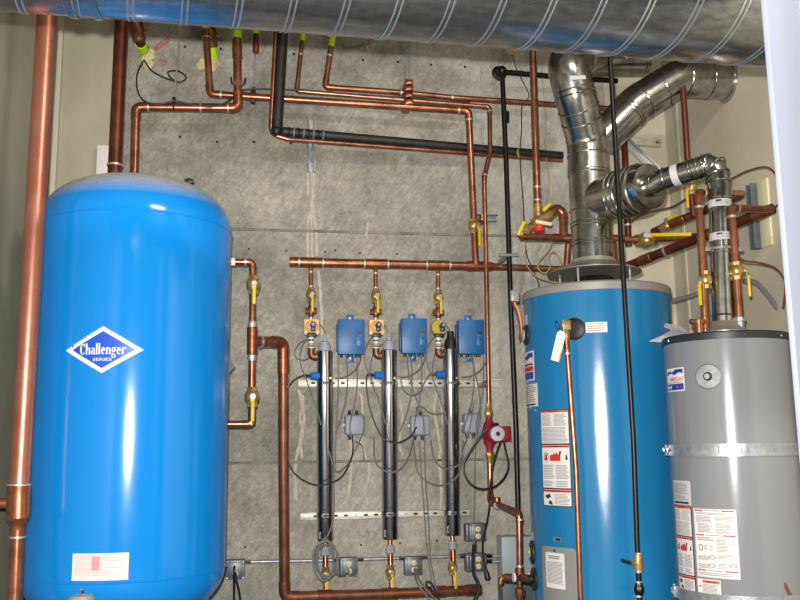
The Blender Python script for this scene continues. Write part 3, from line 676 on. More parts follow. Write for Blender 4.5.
# ================================================================== ULTRAVIOLET UNITS
ORD = ('left', 'middle', 'right')
GRP = 'repeated set of ultraviolet water treatment parts'
UX = [(310.7, 324.6, 325.3, 351, 541), (375.5, 388.8, 390, 350, 539), (438, 450.5, 452.3, 349, 535)]
YU = 5.2; RU = .047
for i, (vx, ux, uxb, y0, y1) in enumerate(UX):
    w = ORD[i]
    # drop pipe + ball valve + solenoid, top to bottom
    yy = 262 + (vx - 290) * .0235
    px2 = vx + .3
    pipe('short copper drop from the wide manifold to the %s of three gate valves' % w, [P(vx, yy + 5, YM), P(px2, 345, YU)], .0125, 'fitting', elbows=False, bands=[(0, .06, 'ring'), (0, .25, 'ring'), (0, .66, 'ring')], loc=P(px2, 345, YU), group='copper drops under the manifold')
    off = (yy - 262.5)
    valve('brass ball valve with yellow lever under the manifold, %s of three' % w, P(px2, 295 + off * .8, YU), -Z_, .0195, -Z_, Vector((.12, -1, 0)), .085, group='ball valves under the manifold')
    b = MB(); q = P(px2, 311 + off * .6, YU); b.lathe(q - Z_ * .03, Z_, [(0, .016), (.008, .02), (.052, .02), (.06, .016)], 'bronze', 16); b.cyl(q - X_ * .034, q + X_ * .034, .018, 'bronze', 8)
    tag(b.build('strainer', None, q), 'bronze strainer body above the solenoid valve, %s of three' % w, 'valve', 'strainers over the solenoid valves')
    # solenoid valve
    q = P(px2 + .5, 327.3 + off * .2, YU); t = thing('solenoid_valve', '%s solenoid valve with round blue coil, %s' % (('tan square', 'left of three') if i == 0 else ('tan square', 'middle of three') if i == 1 else ('yellow round', 'right of three')), 'valve', q, 'solenoid valves above the steel cylinders')
    pm_ = 'tan' if i < 2 else 'cable_yellow'
    b = MB()
    if i < 2: b.box(q, (.088, .045, .092), pm_, .008)
    else: b.lathe(q + Y_ * .025, -Y_, [(0, .05), (.03, .05), (.045, .045)], 'yellow' if False else 'cable_yellow', 26)
    b.build('body', t); MB().torus(q - Y_ * .024, Y_, .034, .005, 'orange' if i < 2 else 'yellow', 26).torus(q - Y_ * .024, Y_, .022, .004, 'orange' if i < 2 else 'yellow', 26).build('ring', t)
    k = q + Vector((.006 if i < 2 else .014, -.02, .008)); MB().lathe(k, -Y_, [(0, .017), (.045, .017), (.055, .013)], 'coil_blue', 20).box(k - Y_ * .025 - Z_ * .02, (.026, .045, .03), 'coil_blue', .006).build('coil', t)
    MB().lathe(k - Y_ * .054, -Y_, [(0, .008), (.006, .008)], 'box_plastic', 12).build('coil_nut', t)
    MB().box(q - Z_ * .047 - Y_ * .012, (.055, .045, .022), 'black', .004).build('connector', t)
    # nipple and inlet elbow
    n0, n1 = P(px2, 337 + off * .3, YU), P(px2 + .2, 350 + off * .1, YU); z1 = P(ux, y0 + 6, YU)
    t = thing('inlet_elbow', 'bronze elbow with white banded nipple feeding the %s steel cylinder' % w, 'pipe fitting', n1, 'bronze inlet elbows')
    MB().tube([n1 + Z_ * .01, Vector((n1.x, n1.y, z1.z)), z1 - X_ * .03], .021, 'bronze', .035, 16).build('elbow', t)
    b = MB()
    for f, r_, mm in ((0, .0165, 'white'), (.18, .015, 'bronze'), (.36, .0165, 'white'), (.5, .0195, 'box_plastic'), (.8, .0175, 'white'), (1., .02, 'bronze')):
        z = n0.z + (n1.z - n0.z) * f; b.cyl((n1.x, n1.y, z + .002), (n1.x, n1.y, z - .014), r_, mm, 14)
    b.build('nipple', t)
    # steel reactor
    a, c = P(ux, y0, YU), P(uxb, y1, YU)
    cols = ('grey end cap beside its blue ballast box', 'grey end cap between two ballast boxes', 'black cone end cap')
    t = thing('uv_sterilizer', 'polished steel ultraviolet cylinder with %s, %s of three' % (cols[i], w), 'water sterilizer', c, 'ultraviolet sterilizer cylinders')
    d = (a - c).normalized(); L = (a - c).length
    MB().lathe(c, d, [(0, RU * .92), (.006, RU), (L - .004, RU), (L, RU * .92)], 'uv_steel', 40).build('cylinder', t)
    for f in (.12, .165): MB().torus(c + d * L * f, d, RU, .002, 'uv_steel', 40, 6).build('cylinder_bead', t)
    if i < 2: MB().lathe(a, d, [(0, .036), (.035, .036), (.04, .03), (.05, .03), (.058, .016), (.085, .011), (.1, .008)], 'box_plastic', 24).build('end_cap', t)
    else: MB().lathe(a, d, [(0, .038), (.045, .036), (.07, .022), (.09, .02), (.105, .02)], 'black', 24).build('end_cap', t)
    q = P(ux - 14.5, 376 - i * .8, YU - .03)
    MB().lathe(q, X_ + Y_ * .35, [(0, .014), (.006, .021), (.05, .025), (.06, .016), (.085, .016)], 'plug_blue', 14).cyl(q - X_ * .035 + Z_ * .002, q, .0085, 'black', 10).build('sensor_plug', t)
    q = P(ux + 6, 378, YU - .035); MB().box(q, (.02, .012, .014), 'brass', .002).build('ground_lug', t)
    for py in (383.3, 515.5 - (ux - 300) * .02):
        q = P((ux + uxb) / 2, py, YU); b = MB(); b.lathe(q - Z_ * .012, Z_, [(0, RU + .002), (.024, RU + .002)], 'steel', 36, False)
        b.box(q - Y_ * (RU + .004), (.04, .01, .016), 'zinc', .003).cyl(q - Y_ * (RU + .006) - X_ * .016, q - Y_ * (RU + .006) + X_ * .02, .006, 'steel', 8)
        b.box(q + Y_ * (RU + .022), (.04, .044, .024), 'zinc', .002); b.build('clamp', t)
    q = P(uxb - 5, y1 - 6, YU) - Y_ * RU * .75; MB().box(q, (.014, .006, .036), 'paper_grey', .001).box(q - Y_ * .002, (.008, .004, .028), 'print_dark', .001).build('rating_label', t)
    # outlet
    hy = 596 - (uxb - 297) * .033
    n0 = P(uxb, y1, YU); n1 = Vector((n0.x, n0.y - .03, P(uxb, hy - 3, YU - .03).z))
    t = thing('outlet_riser', 'copper outlet with grey union under the %s steel cylinder' % w, 'pipe', n1, 'copper outlets under the steel cylinders')
    H = n0.z - n1.z
    MB().tube([n0, n0 - Z_ * H * .5 - Y_ * .015, n1], .013, 'fitting', .05, 14).build('pipe', t)
    MB().cyl(n0, n0 - Z_ * .035, .013, 'white', 14).build('nipple', t)
    MB().lathe(n0 - Z_ * .03, -Z_, [(0, .016), (.006, .022), (.022, .024), (.024, .028), (.045, .028), (.05, .02), (.06, .017)], 'box_plastic', 8).build('union', t)
    MB().lathe(n0 - Z_ * .085, -Z_, [(0, .0165), (.05, .0165)], 'fitting', 14).build('coupling', t)
    valve('small brass valve with yellow lever on the bottom header under the %s cylinder' % w, P(uxb + .3, y1 + 33, YU - .025), -Z_, .018, -Z_, Vector((.15, -1, 0)), .09, group='ball valves on the bottom header')
# ------------------------------------------------------------------ ballast boxes
for i, (x0, y0, x1, y1) in enumerate(((337.5, 320, 364, 355), (400.8, 319, 426, 354), (457.3, 320.5, 483, 354.5))):
    c = P((x0 + x1) / 2, (y0 + y1) / 2, YW - .055); W = (P(x1, y0, YW - .09) - P(x0, y0, YW - .09)).x; H = (P(x0, y0, YW - .09) - P(x0, y1, YW - .09)).z
    t = thing('ballast_box', 'blue metal control box with small display, %s' % ('between the left and middle cylinders', 'between the middle and right cylinders', 'right of the right cylinder')[i], 'control box', c, 'blue control boxes')
    b = MB(); b.box(c - Y_ * .012, (W, .06, H), 'ballast_blue', .003); b.box(c + Y_ * .03 - X_ * .006, (W * .98, .04, H * .8), 'ballast_blue', .002); b.build('cover', t)
    for s in (-1, 1):
        q = c + Z_ * s * (H / 2 + .016) + Y_ * .05
        MB().box(q, (.046, .006, .05), 'ballast_blue', .002).cyl(q - Y_ * .003, q - Y_ * .007, .008, 'zinc', 10).build('mounting_tab', t)
    f = c - Y_ * .043
    MB().box(f + X_ * W * .32 + Z_ * H * .11, (.026, .004, .015), 'print_dark' if i == 2 else 'rust', .001).box(f + X_ * W * .32 - Z_ * H * .08, (.036, .002, .075), 'ballast_blue', .0005).build('display', t)
    MB().cyl(f + X_ * W * .32 - Z_ * H * .08, f + X_ * W * .32 - Z_ * H * .08 - Y_ * .005, .007, 'coil_blue', 12).build('button', t)
    for dx in (-.36, -.12, .2, .34): MB().cyl(c + X_ * W * dx - Z_ * H * .5 + Y_ * 0, c + X_ * W * dx - Z_ * (H * .5 + .016), .009, 'cable_dark', 10).build('cable_gland', t)
# ------------------------------------------------------------------ plastic junction boxes
for i, (px, py, w) in enumerate(((354.5, 425, .118), (419.5, 425.5, .118), (471.5, 423.5, .108))):
    c = P(px, py, YW - .03); t = thing('junction_box', 'grey plastic junction box with black glands, %s' % ('under the left control box', 'under the middle control box', 'under the right control box')[i], 'junction box', c, 'grey junction boxes')
    MB().box(c, (w, .06, .118), 'box_plastic', .014, None, 3).build('case', t); MB().box(c - Y_ * .031, (w * .94, .012, .11), 'box_plastic', .01, None, 2).build('lid', t)
    for dx, s in (((-.03, 1), (.012, 1), (-.03, -1)), ((.005, 1), (-.03, -1), (.016, -1)), ((-.01, 1), (-.03, -1), (.01, -1)))[i]:
        MB().lathe(c + Vector((dx, -.005, s * .056)), Z_ * s, [(0, .012), (.012, .012), (.014, .009), (.03, .008)], 'black', 10).build('cable_gland', t)
    MB().cyl(c - X_ * (w / 2 + .012), c - X_ * w / 2, .008, 'white', 10).build('side_screw', t)
# ------------------------------------------------------------------ rails
def rail(label, x0, y0, x1, y1, h, m='strut'):
    a, c = P(x0, y0, YW - .021), P(x1, y1, YW - .021); mid = (a + c) / 2; L = (c - a).length; d = (c - a).normalized(); Rm = Matrix((d, Y_, Z_)).transposed()
    t = thing('strut_rail', label, 'rail', mid); b = MB(); b.box(mid, (L, .041, h), m, .003, Rm)
    for s in (-1, 1): b.box(mid + Z_ * s * (h / 2 + .001) - Y_ * .014, (L, .012, .005), 'zinc', .001, Rm)
    b.build('channel', t)
    b = MB(); n = int(L / .055)
    for k in range(n):
        p = a + d * (L * (k + .5) / n) - Y_ * .0212; out = [(.014 * math.cos(z), .0065 * math.sin(z)) for z in [2 * PI * j / 12 for j in range(12)]]
        b.prism(p, d, Z_, -Y_, out, .0012, 'slot' if (k * 7) % 5 else 'zinc')
    b.build('slot_row', t); return t
rail('upper slotted strut rail behind the three steel cylinders', 298, 383.3, 472, 383.6, .04)
rail('lower slotted strut rail behind the three steel cylinders', 300, 516.2, 468.5, 512.2, .034)
a, c = P(473.5, 383.4, YW - .03), P(500, 383.4, YW - .03); t = thing('strut_bracket', 'short strut strapping the thin copper line below the right control box', 'bracket', (a + c) / 2)
m_ = (a + c) / 2; b = MB()
for s in (-1, 1): b.box(m_ + Z_ * s * .019, ((c - a).length, .06, .006), 'strut')
b.box(m_ + Y_ * .027, ((c - a).length, .006, .04), 'strut').build('channel', t)
MB().box(P(488.3, 383.4, 5.1) + Y_ * .09, (.03, .19, .03), 'copper', .004).build('pipe_clip', t)
a, c = P(476, 215, YW - .03), P(497, 221, YW - .03); t = thing('strut_bracket', 'short strut strapping the thin copper line beside the hanging yellow lever', 'bracket', (a + c) / 2); m_ = (a + c) / 2; b = MB()
for s in (-1, 1): b.box(m_ + Z_ * s * .019, ((c - a).length, .06, .006), 'zinc')
b.box(m_ + Y_ * .027, ((c - a).length, .006, .04), 'zinc').build('channel', t)
MB().box(P(484, 217, 5.11) + Y_ * .09, (.035, .19, .04), 'copper', .004).build('pipe_clip', t)
# ------------------------------------------------------------------ wiring cables
GC = 'grey low voltage cables'
Yc = 5.16
def cab(label, pts, r=.0038, m='cable_grey', g=GC): return cable(label, [P(*(q if len(q) == 3 else (*q, Yc))) for q in pts], r, m, 'cable', g)
for i, dx in enumerate((0, 64.5, 126.5)):
    w = ORD[i]; g = lambda *q: [(x + dx, y + (-1 if i else 0), *z) for x, y, *z in q]
    cab('dark lead from the sensor plug on the %s cylinder, swinging left and down' % w,
        g((309, 375.5, 5.15), (303, 375.5, 5.14), (293, 381, 5.13), (285, 394, 5.12), (281, 412, 5.12), (283, 440, 5.12), (291, 468, 5.12), (305, 481, 5.12), (322, 485, 5.11), (340, 478, 5.12), (350, 462, 5.13), (353, 448, 5.2), (352, 434, 5.29)) if i == 0 else
        g((309, 375.5, 5.15), (303, 375.5, 5.14), (297, 385, 5.13), (293, 393, 5.13), (285, 396, 5.12), (277, 391, 5.12), (274, 380, 5.12)) if i == 2 else
        g((309, 375.5, 5.15), (303, 375.5, 5.14), (302, 388, 5.13), (306, 412, 5.13), (317, 437, 5.12), (330, 444, 5.12), (345, 438, 5.13), (352, 428, 5.2)), .0042, 'cable_dark' if i < 2 else 'cable_grey')
    cab('grey lead from the %s solenoid valve curling beside the valve and down' % w, g((307, 338, 5.15), (302, 346, 5.15), (300, 356, 5.15), (301, 366, 5.15), (305, 376, 5.13), (310, 390, 5.12), (317, 410, 5.12), (321, 425, 5.12)))
    cab('grey lead looping from the %s end cap behind the solenoid valve' % w, g((326, 343, 5.2), (325, 332, 5.2), (320, 324, 5.22)) if i == 0 else g((324, 343, 5.2), (323.5, 333, 5.2), (320, 326, 5.22)), .004)
    cab('grey cable arching left of the %s inlet elbow' % w, g((310, 340, 5.24), (303, 341, 5.22), (297, 346, 5.2), (294.5, 353, 5.2), (297, 358, 5.2), (303, 360, 5.2), (309, 358, 5.22)) if i == 0 else g((318, 345, 5.22), (310, 352, 5.26), (306, 368, 5.28), (308, 385, 5.26), (314, 400, 5.26)), .004)
    cab('grey cable from the %s control box to the side of its cylinder' % w, g((361, 356, 5.27), (359, 364, 5.22), (353, 372, 5.17), (344, 377, 5.16), (335, 378, 5.16)), .0045)
    cab('grey cable hanging straight from the %s control box to its junction box' % w, g((357, 356, 5.27), (357, 385, 5.2), (354, 405, 5.2), (350, 425, 5.25), (351, 437, 5.25)), .0042)
    cab('grey cable from the left gland of the %s control box slanting behind its cylinder' % w, g((346, 356, 5.27), (347.5, 376, 5.2), (346, 398, 5.2), (341, 418, 5.2), (335, 433, 5.2)), .0042)
    cab('long grey cable from the %s control box down beside its cylinder' % w, g((338.5, 356, 5.27), (338, 390, 5.22), (336, 430, 5.2), (334, 480, 5.18), (333.5, 515, 5.14), (329, 533, 5.12), (325, 538, 5.12)) if i == 0 else
        g((342, 356, 5.27), (345, 378, 5.2), (351, 398, 5.2), (358, 416, 5.2), (360, 440, 5.2), (361, 480, 5.2), (364, 520, 5.2), (366, 560, 5.17), (372, 592, 5.12)) if i == 1 else g((344, 356, 5.27), (350, 380, 5.22), (354, 410, 5.22), (349, 450, 5.22), (348, 500, 5.24), (347, 525, 5.27)), .0042)
    cab('grey cable looping under the %s junction box' % w, g((360, 412, 5.25), (364, 420, 5.22), (363, 432, 5.2), (357, 446, 5.18), (351, 458, 5.17), (346, 466, 5.16), (336, 471, 5.13), (328, 449, 5.12)) if i == 0 else
        g((352, 412, 5.25), (353, 408, 5.2), (358, 408, 5.18), (364, 413, 5.15), (372, 415, 5.13), (382, 413, 5.12)) if i == 1 else g((346, 412, 5.25), (347, 405, 5.2), (344, 425, 5.2), (340, 440, 5.2), (335, 452, 5.16)), .004)
cab('grey cable sagging across the middle cylinder towards the left junction box', ((355, 441, 5.22), (362, 446, 5.16), (364, 460, 5.14)), .0038)
cab('grey cable sagging under the middle junction box in a deep loop across the right cylinder', ((413, 440, 5.24), (415, 455, 5.18), (417, 470, 5.14), (425, 480, 5.12), (438, 485, 5.11), (450, 483, 5.11), (459, 473, 5.12), (462, 455, 5.16), (463, 440, 5.2)), .0042)
cab('grey cable sagging under the middle box in a shallow loop across the right cylinder', ((431, 440, 5.2), (433, 455, 5.14), (440, 466, 5.12), (449, 469, 5.11), (458, 465, 5.12), (463, 455, 5.16)), .0042)
cab('grey cable sagging across the middle cylinder in a shallow loop', ((373.5, 438, 5.2), (375, 460, 5.14), (383, 470, 5.12), (394, 472, 5.11), (404, 465, 5.12), (411, 450, 5.16), (413, 440, 5.22)), .0042)
cab('grey cable of a pair falling past the lower rail to the bottom header', ((419, 441, 5.25), (421, 470, 5.24), (424, 510, 5.22), (427, 550, 5.18), (433, 592, 5.12)), .0042)
cab('coiled grey cord hanging in loops round the left outlet', [(325.8 + (10.2 + 2 * math.sin(.4 * z)) * math.sin(z) + 1.6 * math.sin(.3 * z), 560 - (18.5 + 3 * math.cos(.37 * z + 1)) * math.cos(z), 5.1 - .004 * z) for z in [k * .52 for k in range(38)]] + [(336, 572, 5.06), (343, 575, 5.15), (348, 573, 5.22), (348.5, 568, 5.262)], .0058)
cab('dark grey cord bundle at the right end of the bottom header', ((474, 545, 5.26), (473, 562, 5.2), (474, 575, 5.16), (478, 583, 5.13), (478, 592, 5.12), (473, 604, 5.12)), .011, 'cable_dark')
cab('grey cord from the middle outlet box draped over the bottom header', ((414.5, 568, 5.27), (415, 576, 5.2), (419, 586, 5.12), (426, 595, 5.12), (431, 604, 5.12)), .006)
cab('second grey cord from the middle outlet box draped over the bottom header', ((416, 567, 5.27), (418, 577, 5.2), (425, 588, 5.11), (433, 597, 5.11), (438, 604, 5.12)), .005)
cab('dark cord looped over the bottom header between two outlets', ((433, 592, 5.12), (427, 586, 5.11), (426, 582, 5.11), (431, 583, 5.11), (436, 592, 5.1), (440, 604, 5.1)), .006, 'cable_dark')
cab('black cord of the red pump hanging in a big loop beside it', ((498, 424, 5.0), (494, 424.5, 4.98), (486, 430, 4.98), (478, 440, 5.0), (470, 452, 5.0), (464, 463, 5.0), (465, 475, 5.0), (472, 485, 5.0), (482, 489, 5.0), (494, 487, 5.0), (504, 478, 5.0), (508.5, 466, 5.0), (506, 452, 5.0), (503.5, 441, 5.02)), .006, 'black', 'black pump cords')
cab('black cord from the pump falling to a loose plug beside the grey boxes', ((501, 441, 5.02), (496, 455, 5.04), (491.5, 475, 5.05), (489.5, 505, 5.06), (487, 522, 5.08), (483, 540, 5.1), (483, 556, 5.12), (486, 570, 5.12)), .0058, 'black', 'black pump cords')
q0, q1 = P(486, 570, 5.12), P(488, 580, 5.12); t = thing('power_plug', 'loose black power plug hanging beside the grey panel', 'plug', q1)
MB().lathe(q0, q1 - q0, [(-.01, .006), (0, .01), (.02, .016), (.05, .017), (.055, .012)], 'black', 12).build('plug_body', t)
for s in (-1, 1): MB().box(q1 + X_ * s * .006 - Z_ * .012, (.002, .006, .02), 'zinc').build('prong', t)
# ------------------------------------------------------------------ outlets and conduit
def duplex(t, c, n_=(-Y_), cords=False):
    for s in (-1, 1):
        q = c + Z_ * s * .02; MB().lathe(q, -Y_, [(0, .0155), (.005, .0155), (.006, .014)], 'almond', 20).build('receptacle', t)
        for dx in (-.005, .005): MB().box(q + X_ * dx - Y_ * .006, (.002, .002, .008), 'print_dark').build('slot', t)
def obox(label, px, py, plate='zinc', grp='square steel outlet boxes', w=.104, stub=None):
    c = P(px, py, YW - .025); t = thing('outlet_box', label, 'outlet', c, grp)
    MB().box(c, (w, .05, w * 1.02), 'box_steel', .006).build('box', t); MB().box(c - Y_ * .029, (w * .98, .006, w), 'box_steel', .003).box(c - Y_ * .034, (w * .72, .006, w * .8), 'box_steel', .002).build('cover', t)
    for sx in (-1, 1):
        for sz in (-1, 1): MB().cyl(c + Vector((sx * w * .42, -.032, sz * w * .42)), c + Vector((sx * w * .42, -.036, sz * w * .42)), .005, 'steel', 8).build('screw', t)
    return t, c
t, c = obox('steel outlet box with black cords at the right edge of the blue tank', 235.5, 569)
duplex(t, c - Y_ * .037)
cab('black cord from the box beside the blue tank hanging straight down', ((234.5, 566, 5.24), (234, 572, 5.22), (234, 590, 5.25), (234, 625, 5.27)), .007, 'black', 'black cords beside the tank')
cab('black cord from the box beside the blue tank bending right', ((235.5, 572, 5.24), (236, 580, 5.22), (239, 592, 5.25), (244, 625, 5.27)), .007, 'black', 'black cords beside the tank')
t, c = obox('steel outlet box with a coiled grey cord, right of the left outlet riser', 348.5, 566.5); duplex(t, c - Y_ * .037)
for dz in (-.002, -.045): MB().cyl(c + Vector((-.004 + dz * .3, -.043, dz)), c + Vector((-.004, -.05, dz)), .006, 'yellow', 8).build('plug_mark', t)
t, c = obox('steel outlet box with two grey cords plugged in, right of the middle outlet riser', 412.8, 565.5); duplex(t, c - Y_ * .037)
MB().cyl(c + Vector((.008, -.043, -.008)), c + Vector((.02, -.05, -.005)), .006, 'yellow', 8).build('plug_mark', t)
for (px, py, lab) in ((476.5, 532, 'upper steel outlet box with empty almond sockets left of the hanging plug'), (477, 562, 'lower steel outlet box with empty almond sockets left of the hanging plug')):
    t, c = obox(lab, px, py); duplex(t, c - Y_ * .037 - X_ * .0); MB().box(c - X_ * .062 - Y_ * .012, (.022, .07, .1), 'box_steel', .003).build('side_flange', t)
MB_ = MB
def conduit(label, pts, r=.0105):
    pts = [P(*q) for q in pts]; t = thing('conduit', label, 'conduit', pts[0]); MB().tube(pts, r, 'zinc', .03, 12).build('tube', t)
    for q, d in ((pts[0], pts[1] - pts[0]), (pts[-1], pts[-2] - pts[-1])):
        MB().cyl(q, q + d.normalized() * .035, r * 1.35, 'steel', 10).build('connector', t)
    return t
yc = YW - .025
conduit('steel conduit from the tank side box to the left outlet box', ((244.5, 562, yc), (340, 560, yc)))
conduit('steel conduit between the left and middle outlet boxes', ((357.5, 559.5, yc), (404.5, 558, yc)))
conduit('steel conduit from the middle outlet box to the stacked boxes', ((421.5, 557.5, yc), (465, 556, yc)))
conduit('upper short conduit between the stacked boxes and the grey panel', ((486, 555.5, yc), (506, 556, yc)))
conduit('lower short conduit between the stacked boxes and the grey panel', ((486, 561.5, yc), (506, 561.5, yc)))
conduit('short upright conduit joining the stacked outlet boxes', ((474.5, 541, yc), (474.5, 553, yc)))
# ------------------------------------------------------------------ red pump
q = P(489.3, 434, 5.08); t = thing('circulator_pump', 'dark red circulator pump with round pale face on the thin copper line', 'pump', q)
b = MB(); b.lathe(q + Z_ * .1, -Z_, [(0, .019), (.02, .019), (.05, .034), (.1, .045), (.15, .034), (.18, .019), (.2, .019)], 'pump_red', 20); b.lathe(q + X_ * .01 - Y_ * .0, -Y_ + X_ * .06, [(0, .05), (.05, .05), (.06, .046), (.085, .044)], 'pump_red', 28)
b.build('volute', t)
f = q + X_ * .025 - Y_ * .085; MB().lathe(f, -Y_ + X_ * .05, [(0, .041), (.006, .041), (.008, .038)], 'paper_grey', 30).build('face_plate', t); MB().lathe(f - Y_ * .008, -Y_, [(0, .013), (.004, .013), (.006, .008)], 'black', 16).build('centre_screw', t)
MB().box(q + X_ * .075 - Y_ * .03, (.075, .07, .086), 'pump_red', .006).build('terminal_box', t)
for s in (-1, 1): MB().lathe(q + Z_ * s * .098, Z_ * s, [(0, .02), (.008, .026), (.03, .026), (.04, .019), (.07, .018), (.08, .016)], 'brass', 8).build('flange_nut', t)
pb = [P(489.5, 447, 5.08), P(490.5, 502, 5.08), P(497, 504, 4.98), P(519, 513, 4.6), P(520, 576, 4.6)]
def pbx(t):
    q = P(497, 503.5, 4.99); MB().cyl(q - Z_ * .005, q + Z_ * .035, .02, 'fitting', 14, .003).build('tee_boss', t)
    q = P(496.3, 505.5, 4.98); MB().cyl(q, q + (pb[3] - pb[2]).normalized() * .012, .0185, 'solder', 14).build('solder_ring', t)
    for py in (519.5, 566, 574): q = P(519.6, py, 4.6); MB().cyl(q - Z_ * .005, q + Z_ * .005, .0205, 'solder', 14).build('solder_ring', t)
pipe('copper pipe from the red pump stepping forward and down to the heater drain', pb, .0165, extra=pbx, loc=pb[-1])
# ------------------------------------------------------------------ grey electrical panel
a, c = P(501.5, 537, 5.21), P(534, 577, 5.21); m_ = (a + c) / 2; t = thing('electrical_panel', 'plain grey electrical enclosure behind the copper drain pipe', 'electrical panel', m_)
W, H = c.x - a.x, a.z - c.z; MB().box(m_ + Y_ * .06, (W, .12, H), 'panel_grey', .006).build('cover', t); MB().box(m_ + Y_ * .065 - Z_ * (H / 2 + .13), (W, .11, .26), 'panel_dark', .006).build('lower_section', t)
# ================================================================== BLUE WATER HEATER
BH = Cyl(523.6, 310, 671.3, 310, 4.72)
GH = Cyl(662.8, 345, 791, 345, 4.32)
def patch(cy, l, t_, r_, b_, off=.0012, m='paper'):
    """a sticker given by its measured edges; returns its local frame"""
    u0, v0 = cy.hit(*l) if isinstance(l, tuple) else (0, 0)
def stick(t, name, cy, tl, br, m='paper', off=.0012, border=None):
    u0, v1 = cy.hit(*tl); u1, v0 = cy.hit(*br); b = MB(); rect(b, cy, u0, v0, u1, v1, off, border or m)
    if border:
        e = .0045; rect(b, cy, u0 + e, v0 + e, u1 - e, v1 - e, off + .0004, m, False)
    return b.build(name, t), u0, v0, u1, v1
def warning(t, cy, tl, br):
    l, u0, v0, u1, v1 = stick(t, 'warning_label', cy, tl, br, 'paper', .0012, 'print_dark'); w, h = u1 - u0, v1 - v0
    b = MB(); o = .0022
    def hd(f0, f1, m, txt):
        rect(b, cy, u0 + w * .03, v1 - h * f1, u1 - w * .03, v1 - h * f0, o, m, False); text(b, cy, txt, (u0 + u1) / 2, v1 - h * (f1 - .006), w * .36, h * .014, o + .0006, 'print_dark', .02)
    hd(.008, .03, 'print_orange', 'WARNING')
    lines(b, cy, u0 + w * .06, v1 - h * .042, u0 + w * .47, v1 - h * .17, 10, o); lines(b, cy, u0 + w * .52, v1 - h * .042, u1 - w * .06, v1 - h * .17, 10, o)
    lines(b, cy, u0 + w * .06, v1 - h * .18, u1 - w * .06, v1 - h * .345, 12, o, 'print', .4, .1)
    rect(b, cy, u0, v1 - h * .368, u1, v1 - h * .352, o, 'print_dark', False)
    hd(.372, .394, 'print_red', 'DANGER')
    cx, cy_ = u0 + w * .19, v1 - h * .49; R = w * .1
    for k in range(20):
        a0, a1 = 2 * PI * k / 20, 2 * PI * (k + 1) / 20
        b.add([cy.at(cx + R * math.cos(a) * q, cy_ + R * 1.15 * math.sin(a) * q, o) for a, q in ((a0, 1), (a1, 1), (a1, .78), (a0, .78))], [(0, 1, 2, 3)], 'print_red')
    rect(b, cy, cx - R * .4, cy_ - R * .75, cx + R * .4, cy_ + R * .55, o + .0004, 'print_dark', False)
    poly(b, cy, [(cx - R * .9, cy_ - R * .7), (cx - R * .7, cy_ - R * .9), (cx + R * .9, cy_ + R * .7), (cx + R * .7, cy_ + R * .9)], o + .0008, 'print_red')
    fx = u0 + w * .53; fl = [(-.2, -.05), (.16, -.05), (.17, .0), (.12, .035), (.09, .02), (.05, .06), (.0, .03), (-.04, .055), (-.09, .02), (-.13, .035), (-.2, 0)]
    poly(b, cy, [(fx + x * w, cy_ + y * h * .85) for x, y in fl], o, 'print_red'); poly(b, cy, [(fx + w * .1, cy_ + h * .01), (fx + w * .16, cy_ + h * .01), (fx + w * .2, cy_ + h * .055), (fx + w * .14, cy_ + h * .06)], o + .0004, 'print_dark')
    poly(b, cy, [(u0 + w * .84, cy_ - h * .03), (u0 + w * .92, cy_ - h * .03), (u0 + w * .9, cy_ + h * .02), (u0 + w * .86, cy_ + h * .02)], o, 'print_dark')
    lines(b, cy, u0 + w * .06, v1 - h * .57, u0 + w * .48, v1 - h * .72, 9, o); lines(b, cy, u0 + w * .53, v1 - h * .57, u1 - w * .06, v1 - h * .72, 9, o)
    lines(b, cy, u0 + w * .06, v1 - h * .735, u0 + w * .46, v1 - h * .8, 4, o); lines(b, cy, u0 + w * .52, v1 - h * .735, u1 - w * .06, v1 - h * .8, 4, o)
    rect(b, cy, u0, v1 - h * .826, u1, v1 - h * .81, o, 'print_dark', False)
    hd(.83, .854, 'print_red', 'DANGER')
    poly(b, cy, [(u0 + w * .07, v1 - h * .895), (u0 + w * .26, v1 - h * .872), (u0 + w * .33, v1 - h * .9), (u0 + w * .2, v1 - h * .925)], o, 'print_dark')
    poly(b, cy, [(u0 + w * .22, v1 - h * .975), (u0 + w * .38, v1 - h * .985), (u0 + w * .36, v1 - h * .955), (u0 + w * .26, v1 - h * .935)], o, 'print_dark')
    lines(b, cy, u0 + w * .45, v1 - h * .87, u1 - w * .06, v1 - h * .98, 8, o)
    b.build('printed_text', l)
def logo(t, cy, tl, br):
    l, u0, v0, u1, v1 = stick(t, 'maker_label', cy, tl, br, 'white'); w, h = u1 - u0, v1 - v0; b = MB(); o = .0022
    poly(b, cy, [(u0 + w * .04, v1 - h * .3), (u0 + w * .04, v1 - h * .2), (u0 + w * .22, v1 - h * .1), (u0 + w * .4, v1 - h * .18), (u0 + w * .6, v1 - h * .06), (u0 + w * .96, v1 - h * .06), (u0 + w * .96, v1 - h * .26), (u0 + w * .78, v1 - h * .2), (u0 + w * .55, v1 - h * .3), (u0 + w * .3, v1 - h * .22)], o, 'print_blue')
    return l, b, u0, v0, u1, v1, w, h, o
